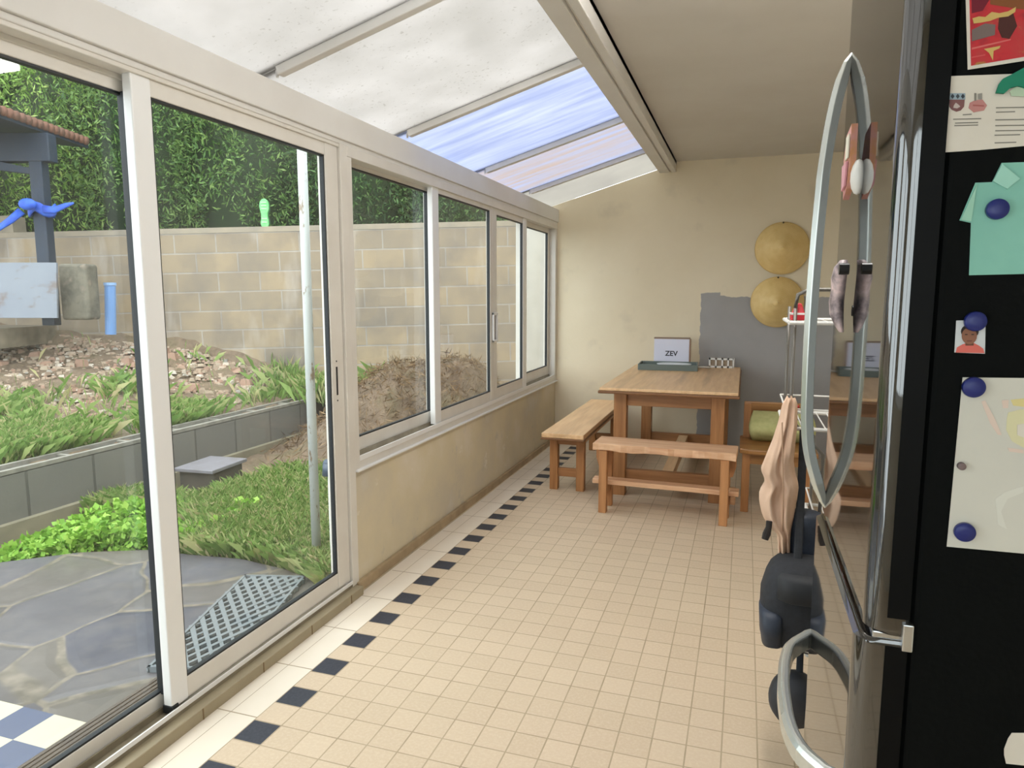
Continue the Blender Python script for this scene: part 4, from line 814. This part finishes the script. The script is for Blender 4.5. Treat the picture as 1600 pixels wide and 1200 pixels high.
c = Vector((.148, 2.275, 1.10)); q = MB(c); q.ell(c+Vector((0, 0, 0)), (.016, .016, .024), 14); q.cyl(c+Vector((0, 0, -.01)), c+Vector((0, 0, -.03)), .012, seg=12); q.cyl(c+Vector((-.01, 0, .0)), c+Vector((.02, 0, .0)), .004); tag(q.build('red_clip', RED, smooth=True), 'red knob-like clip on the rack corner above the beige jacket', 'clip')
# dark blue cloth behind the handle
def cloth(name, outline, y, dep_, mat, label, cat, folds=5, amp=.012, ph=0., parent=None, nm=None):
    """hanging cloth: outline rows of (py, px_left, px_right)"""
    rows = []
    o_ = at(outline[0][1], outline[0][0], y)
    pys = np.linspace(outline[0][0], outline[-1][0], 46); Lx = np.interp(pys, [r_[0] for r_ in outline], [r_[1] for r_ in outline]); Rx = np.interp(pys, [r_[0] for r_ in outline], [r_[2] for r_ in outline])
    for k, (py, l_, r_) in enumerate(zip(pys, Lx, Rx)):
        A = at(l_, py, y); B = at(r_, py, y); c_ = (A+B)/2; hw = (B-A).length/2; t_ = k/45; ring = []
        hd_ = dep_*(.35+.65*min(1, t_*3))*(1 if t_ < .9 else 1-.5*(t_-.9)/.1)
        for j in range(48):
            an = 2*math.pi*j/48; cx_ = math.cos(an); sy = math.sin(an)
            f_ = amp*min(1, t_*3+.35)*(.7*math.sin(2.1*math.pi*cx_+1.6*math.sin(3.3*t_)+ph)+.35*math.sin(4.7*math.pi*cx_+2.7*math.sin(4.1*t_+1))+.35*math.sin(13*t_+2*cx_)*math.sin(3*cx_+1)) * (1-abs(cx_)**4)
            ring.append((c_.x+hw*cx_, y+hd_*math.copysign(abs(sy)**.7, sy)*.5+f_-(0), c_.z+.006*math.sin(7*cx_+5*t_)))
        rows.append(ring)
    q = MB(o_); q.loft(rows); b_ = q.build(name, mat, parent, smooth=True)
    if label: tag(b_, label, cat)
    return b_, o_
BEI = plain('beige_fabric', rgb(216, 184, 160), .85, c2=rgb(200, 166, 140), sc=14, bump=.15)
y = 2.255
jk, jo = cloth('beige_jacket', [(622, 1228, 1242), (632, 1222, 1246), (660, 1216, 1246), (690, 1207, 1243), (718, 1196, 1240), (738, 1188, 1243), (746, 1192, 1246), (756, 1195, 1248), (772, 1186, 1246), (786, 1186, 1243), (804, 1190, 1240), (818, 1199, 1237), (830, 1214, 1235), (866, 1216, 1234)], y, .09, BEI, 'beige fabric jacket hanging from the wire rack corner', 'jacket', 4, .014)
sk = MB(jo); p = at(1202, 814, y-.05); sk.tube([p, at(1201, 824, y-.05), at(1198, 834, y-.05), at(1195, 843, y-.05)], [(.009, .003), (.009, .003), (.012, .003), (.010, .003)], 8); sk.build('dark_strap', plain('brown_strap', rgb(50, 44, 42), .7), jk)
sm = MB(jo); sm.tube([at(1222, 660, y-.053), at(1223, 720, y-.06), at(1224, 775, y-.058), at(1222, 862, y-.03)], .002, 6); sm.build('front_seam', plain('seam_thread', rgb(184, 150, 124), .9), jk)
# dark roll and bags
c0 = at(1258, 798, 2.28); c1 = at(1258, 880, 2.28)
q = MB(c1); rg = []
for t_, k in ((0, .55), (.03, .8), (.1, .97), (.25, 1), (.6, 1), (.92, 1), (1, .96)):
    c_ = c0.lerp(c1, t_); rg.append([(c_.x+.058*k*math.cos(u), c_.y+.05*k*math.sin(u), c_.z) for u in np.linspace(0, 2*math.pi, 29)[:-1]])
q.loft(rg); tag(q.build('dark_pouch', NAVY, smooth=True), 'dark navy rounded pouch hanging below the jacket on the rack', 'pouch')
bgp = at(1240, 1000, 2.2); bg = thing('shoulder_bag', bgp, 'black shoulder bag hanging low on the rack behind the refrigerator', 'bag')
def bagrow(py, l_, r_, hd_, y_=2.2):
    A = at(l_, py, y_); B = at(r_, py, y_); c_ = (A+B)/2; hw = (B.x-A.x)/2
    return [(c_.x+hw*math.copysign(abs(math.cos(u))**.6, math.cos(u)), y_+hd_*math.copysign(abs(math.sin(u))**.7, math.sin(u)), c_.z) for u in np.linspace(0, 2*math.pi, 37)[:-1]]
q = MB(bgp); q.loft([bagrow(*r_) for r_ in ((871, 1226, 1290, .03), (876, 1212, 1300, .06), (886, 1203, 1306, .085), (900, 1196, 1310, .1), (925, 1188, 1312, .11), (960, 1186, 1312, .11), (985, 1186, 1310, .105), (995, 1188, 1306, .09), (1001, 1200, 1300, .06))]); q.build('bag_body', BLK, bg, smooth=True)
q = MB(bgp); q.loft([bagrow(py, l_, r_, hd_, 2.17) for py, l_, r_, hd_ in ((890, 1218, 1290, .075), (896, 1212, 1296, .09), (925, 1206, 1300, .1), (928, 1210, 1298, .09))]); q.build('flap', plain('black_flap', rgb(38, 40, 44), .7, c2=rgb(30, 32, 36), sc=20), bg, smooth=True)
q = MB(bgp); q.loft([bagrow(py, l_, r_, hd_, 2.16) for py, l_, r_, hd_ in ((944, 1187, 1222, .06), (950, 1185.5, 1224, .085), (970, 1186, 1224, .09), (996, 1189, 1222, .07))]); q.build('side_pocket', NAVY, bg, smooth=True)
q = MB(bgp); q.tube([at(1246, 880, 2.18), at(1250, 800, 2.24), at(1254, 720, 2.27), at(1256, 672, 2.27)], [(.012, .003)]*4, 8); q.build('strap', BLK, bg)
hp = at(1225, 1090, 2.15); q = MB(hp); hgt = .085
q_ = None; rg = []
for k, d in ((.05, -.05), (.6, -.045), (.9, -.03), (1, -.005), (1, .01), (.95, .03), (.7, .045), (.05, .05)):
    rg.append([(hp.x+.03+.075*k*math.cos(u), hp.y+d, hp.z+hgt*k*math.sin(u)) for u in np.linspace(0, 2*math.pi, 33)[:-1]])
q.loft(rg); rbg = q.build('round_bag', plain('charcoal_fabric', rgb(48, 50, 56), .6, c2=rgb(38, 40, 46), sc=30), smooth=True); tag(rbg, 'round charcoal bag hanging below the black shoulder bag', 'bag')
MB(hp).tube([(hp.x+.04, hp.y, hp.z+.07), (hp.x+.045, 2.22, hp.z+.12), (hp.x+.07, 2.285, .306)], [(.010, .003)]*3, 8).build('carry_loop', BLK, rbg)
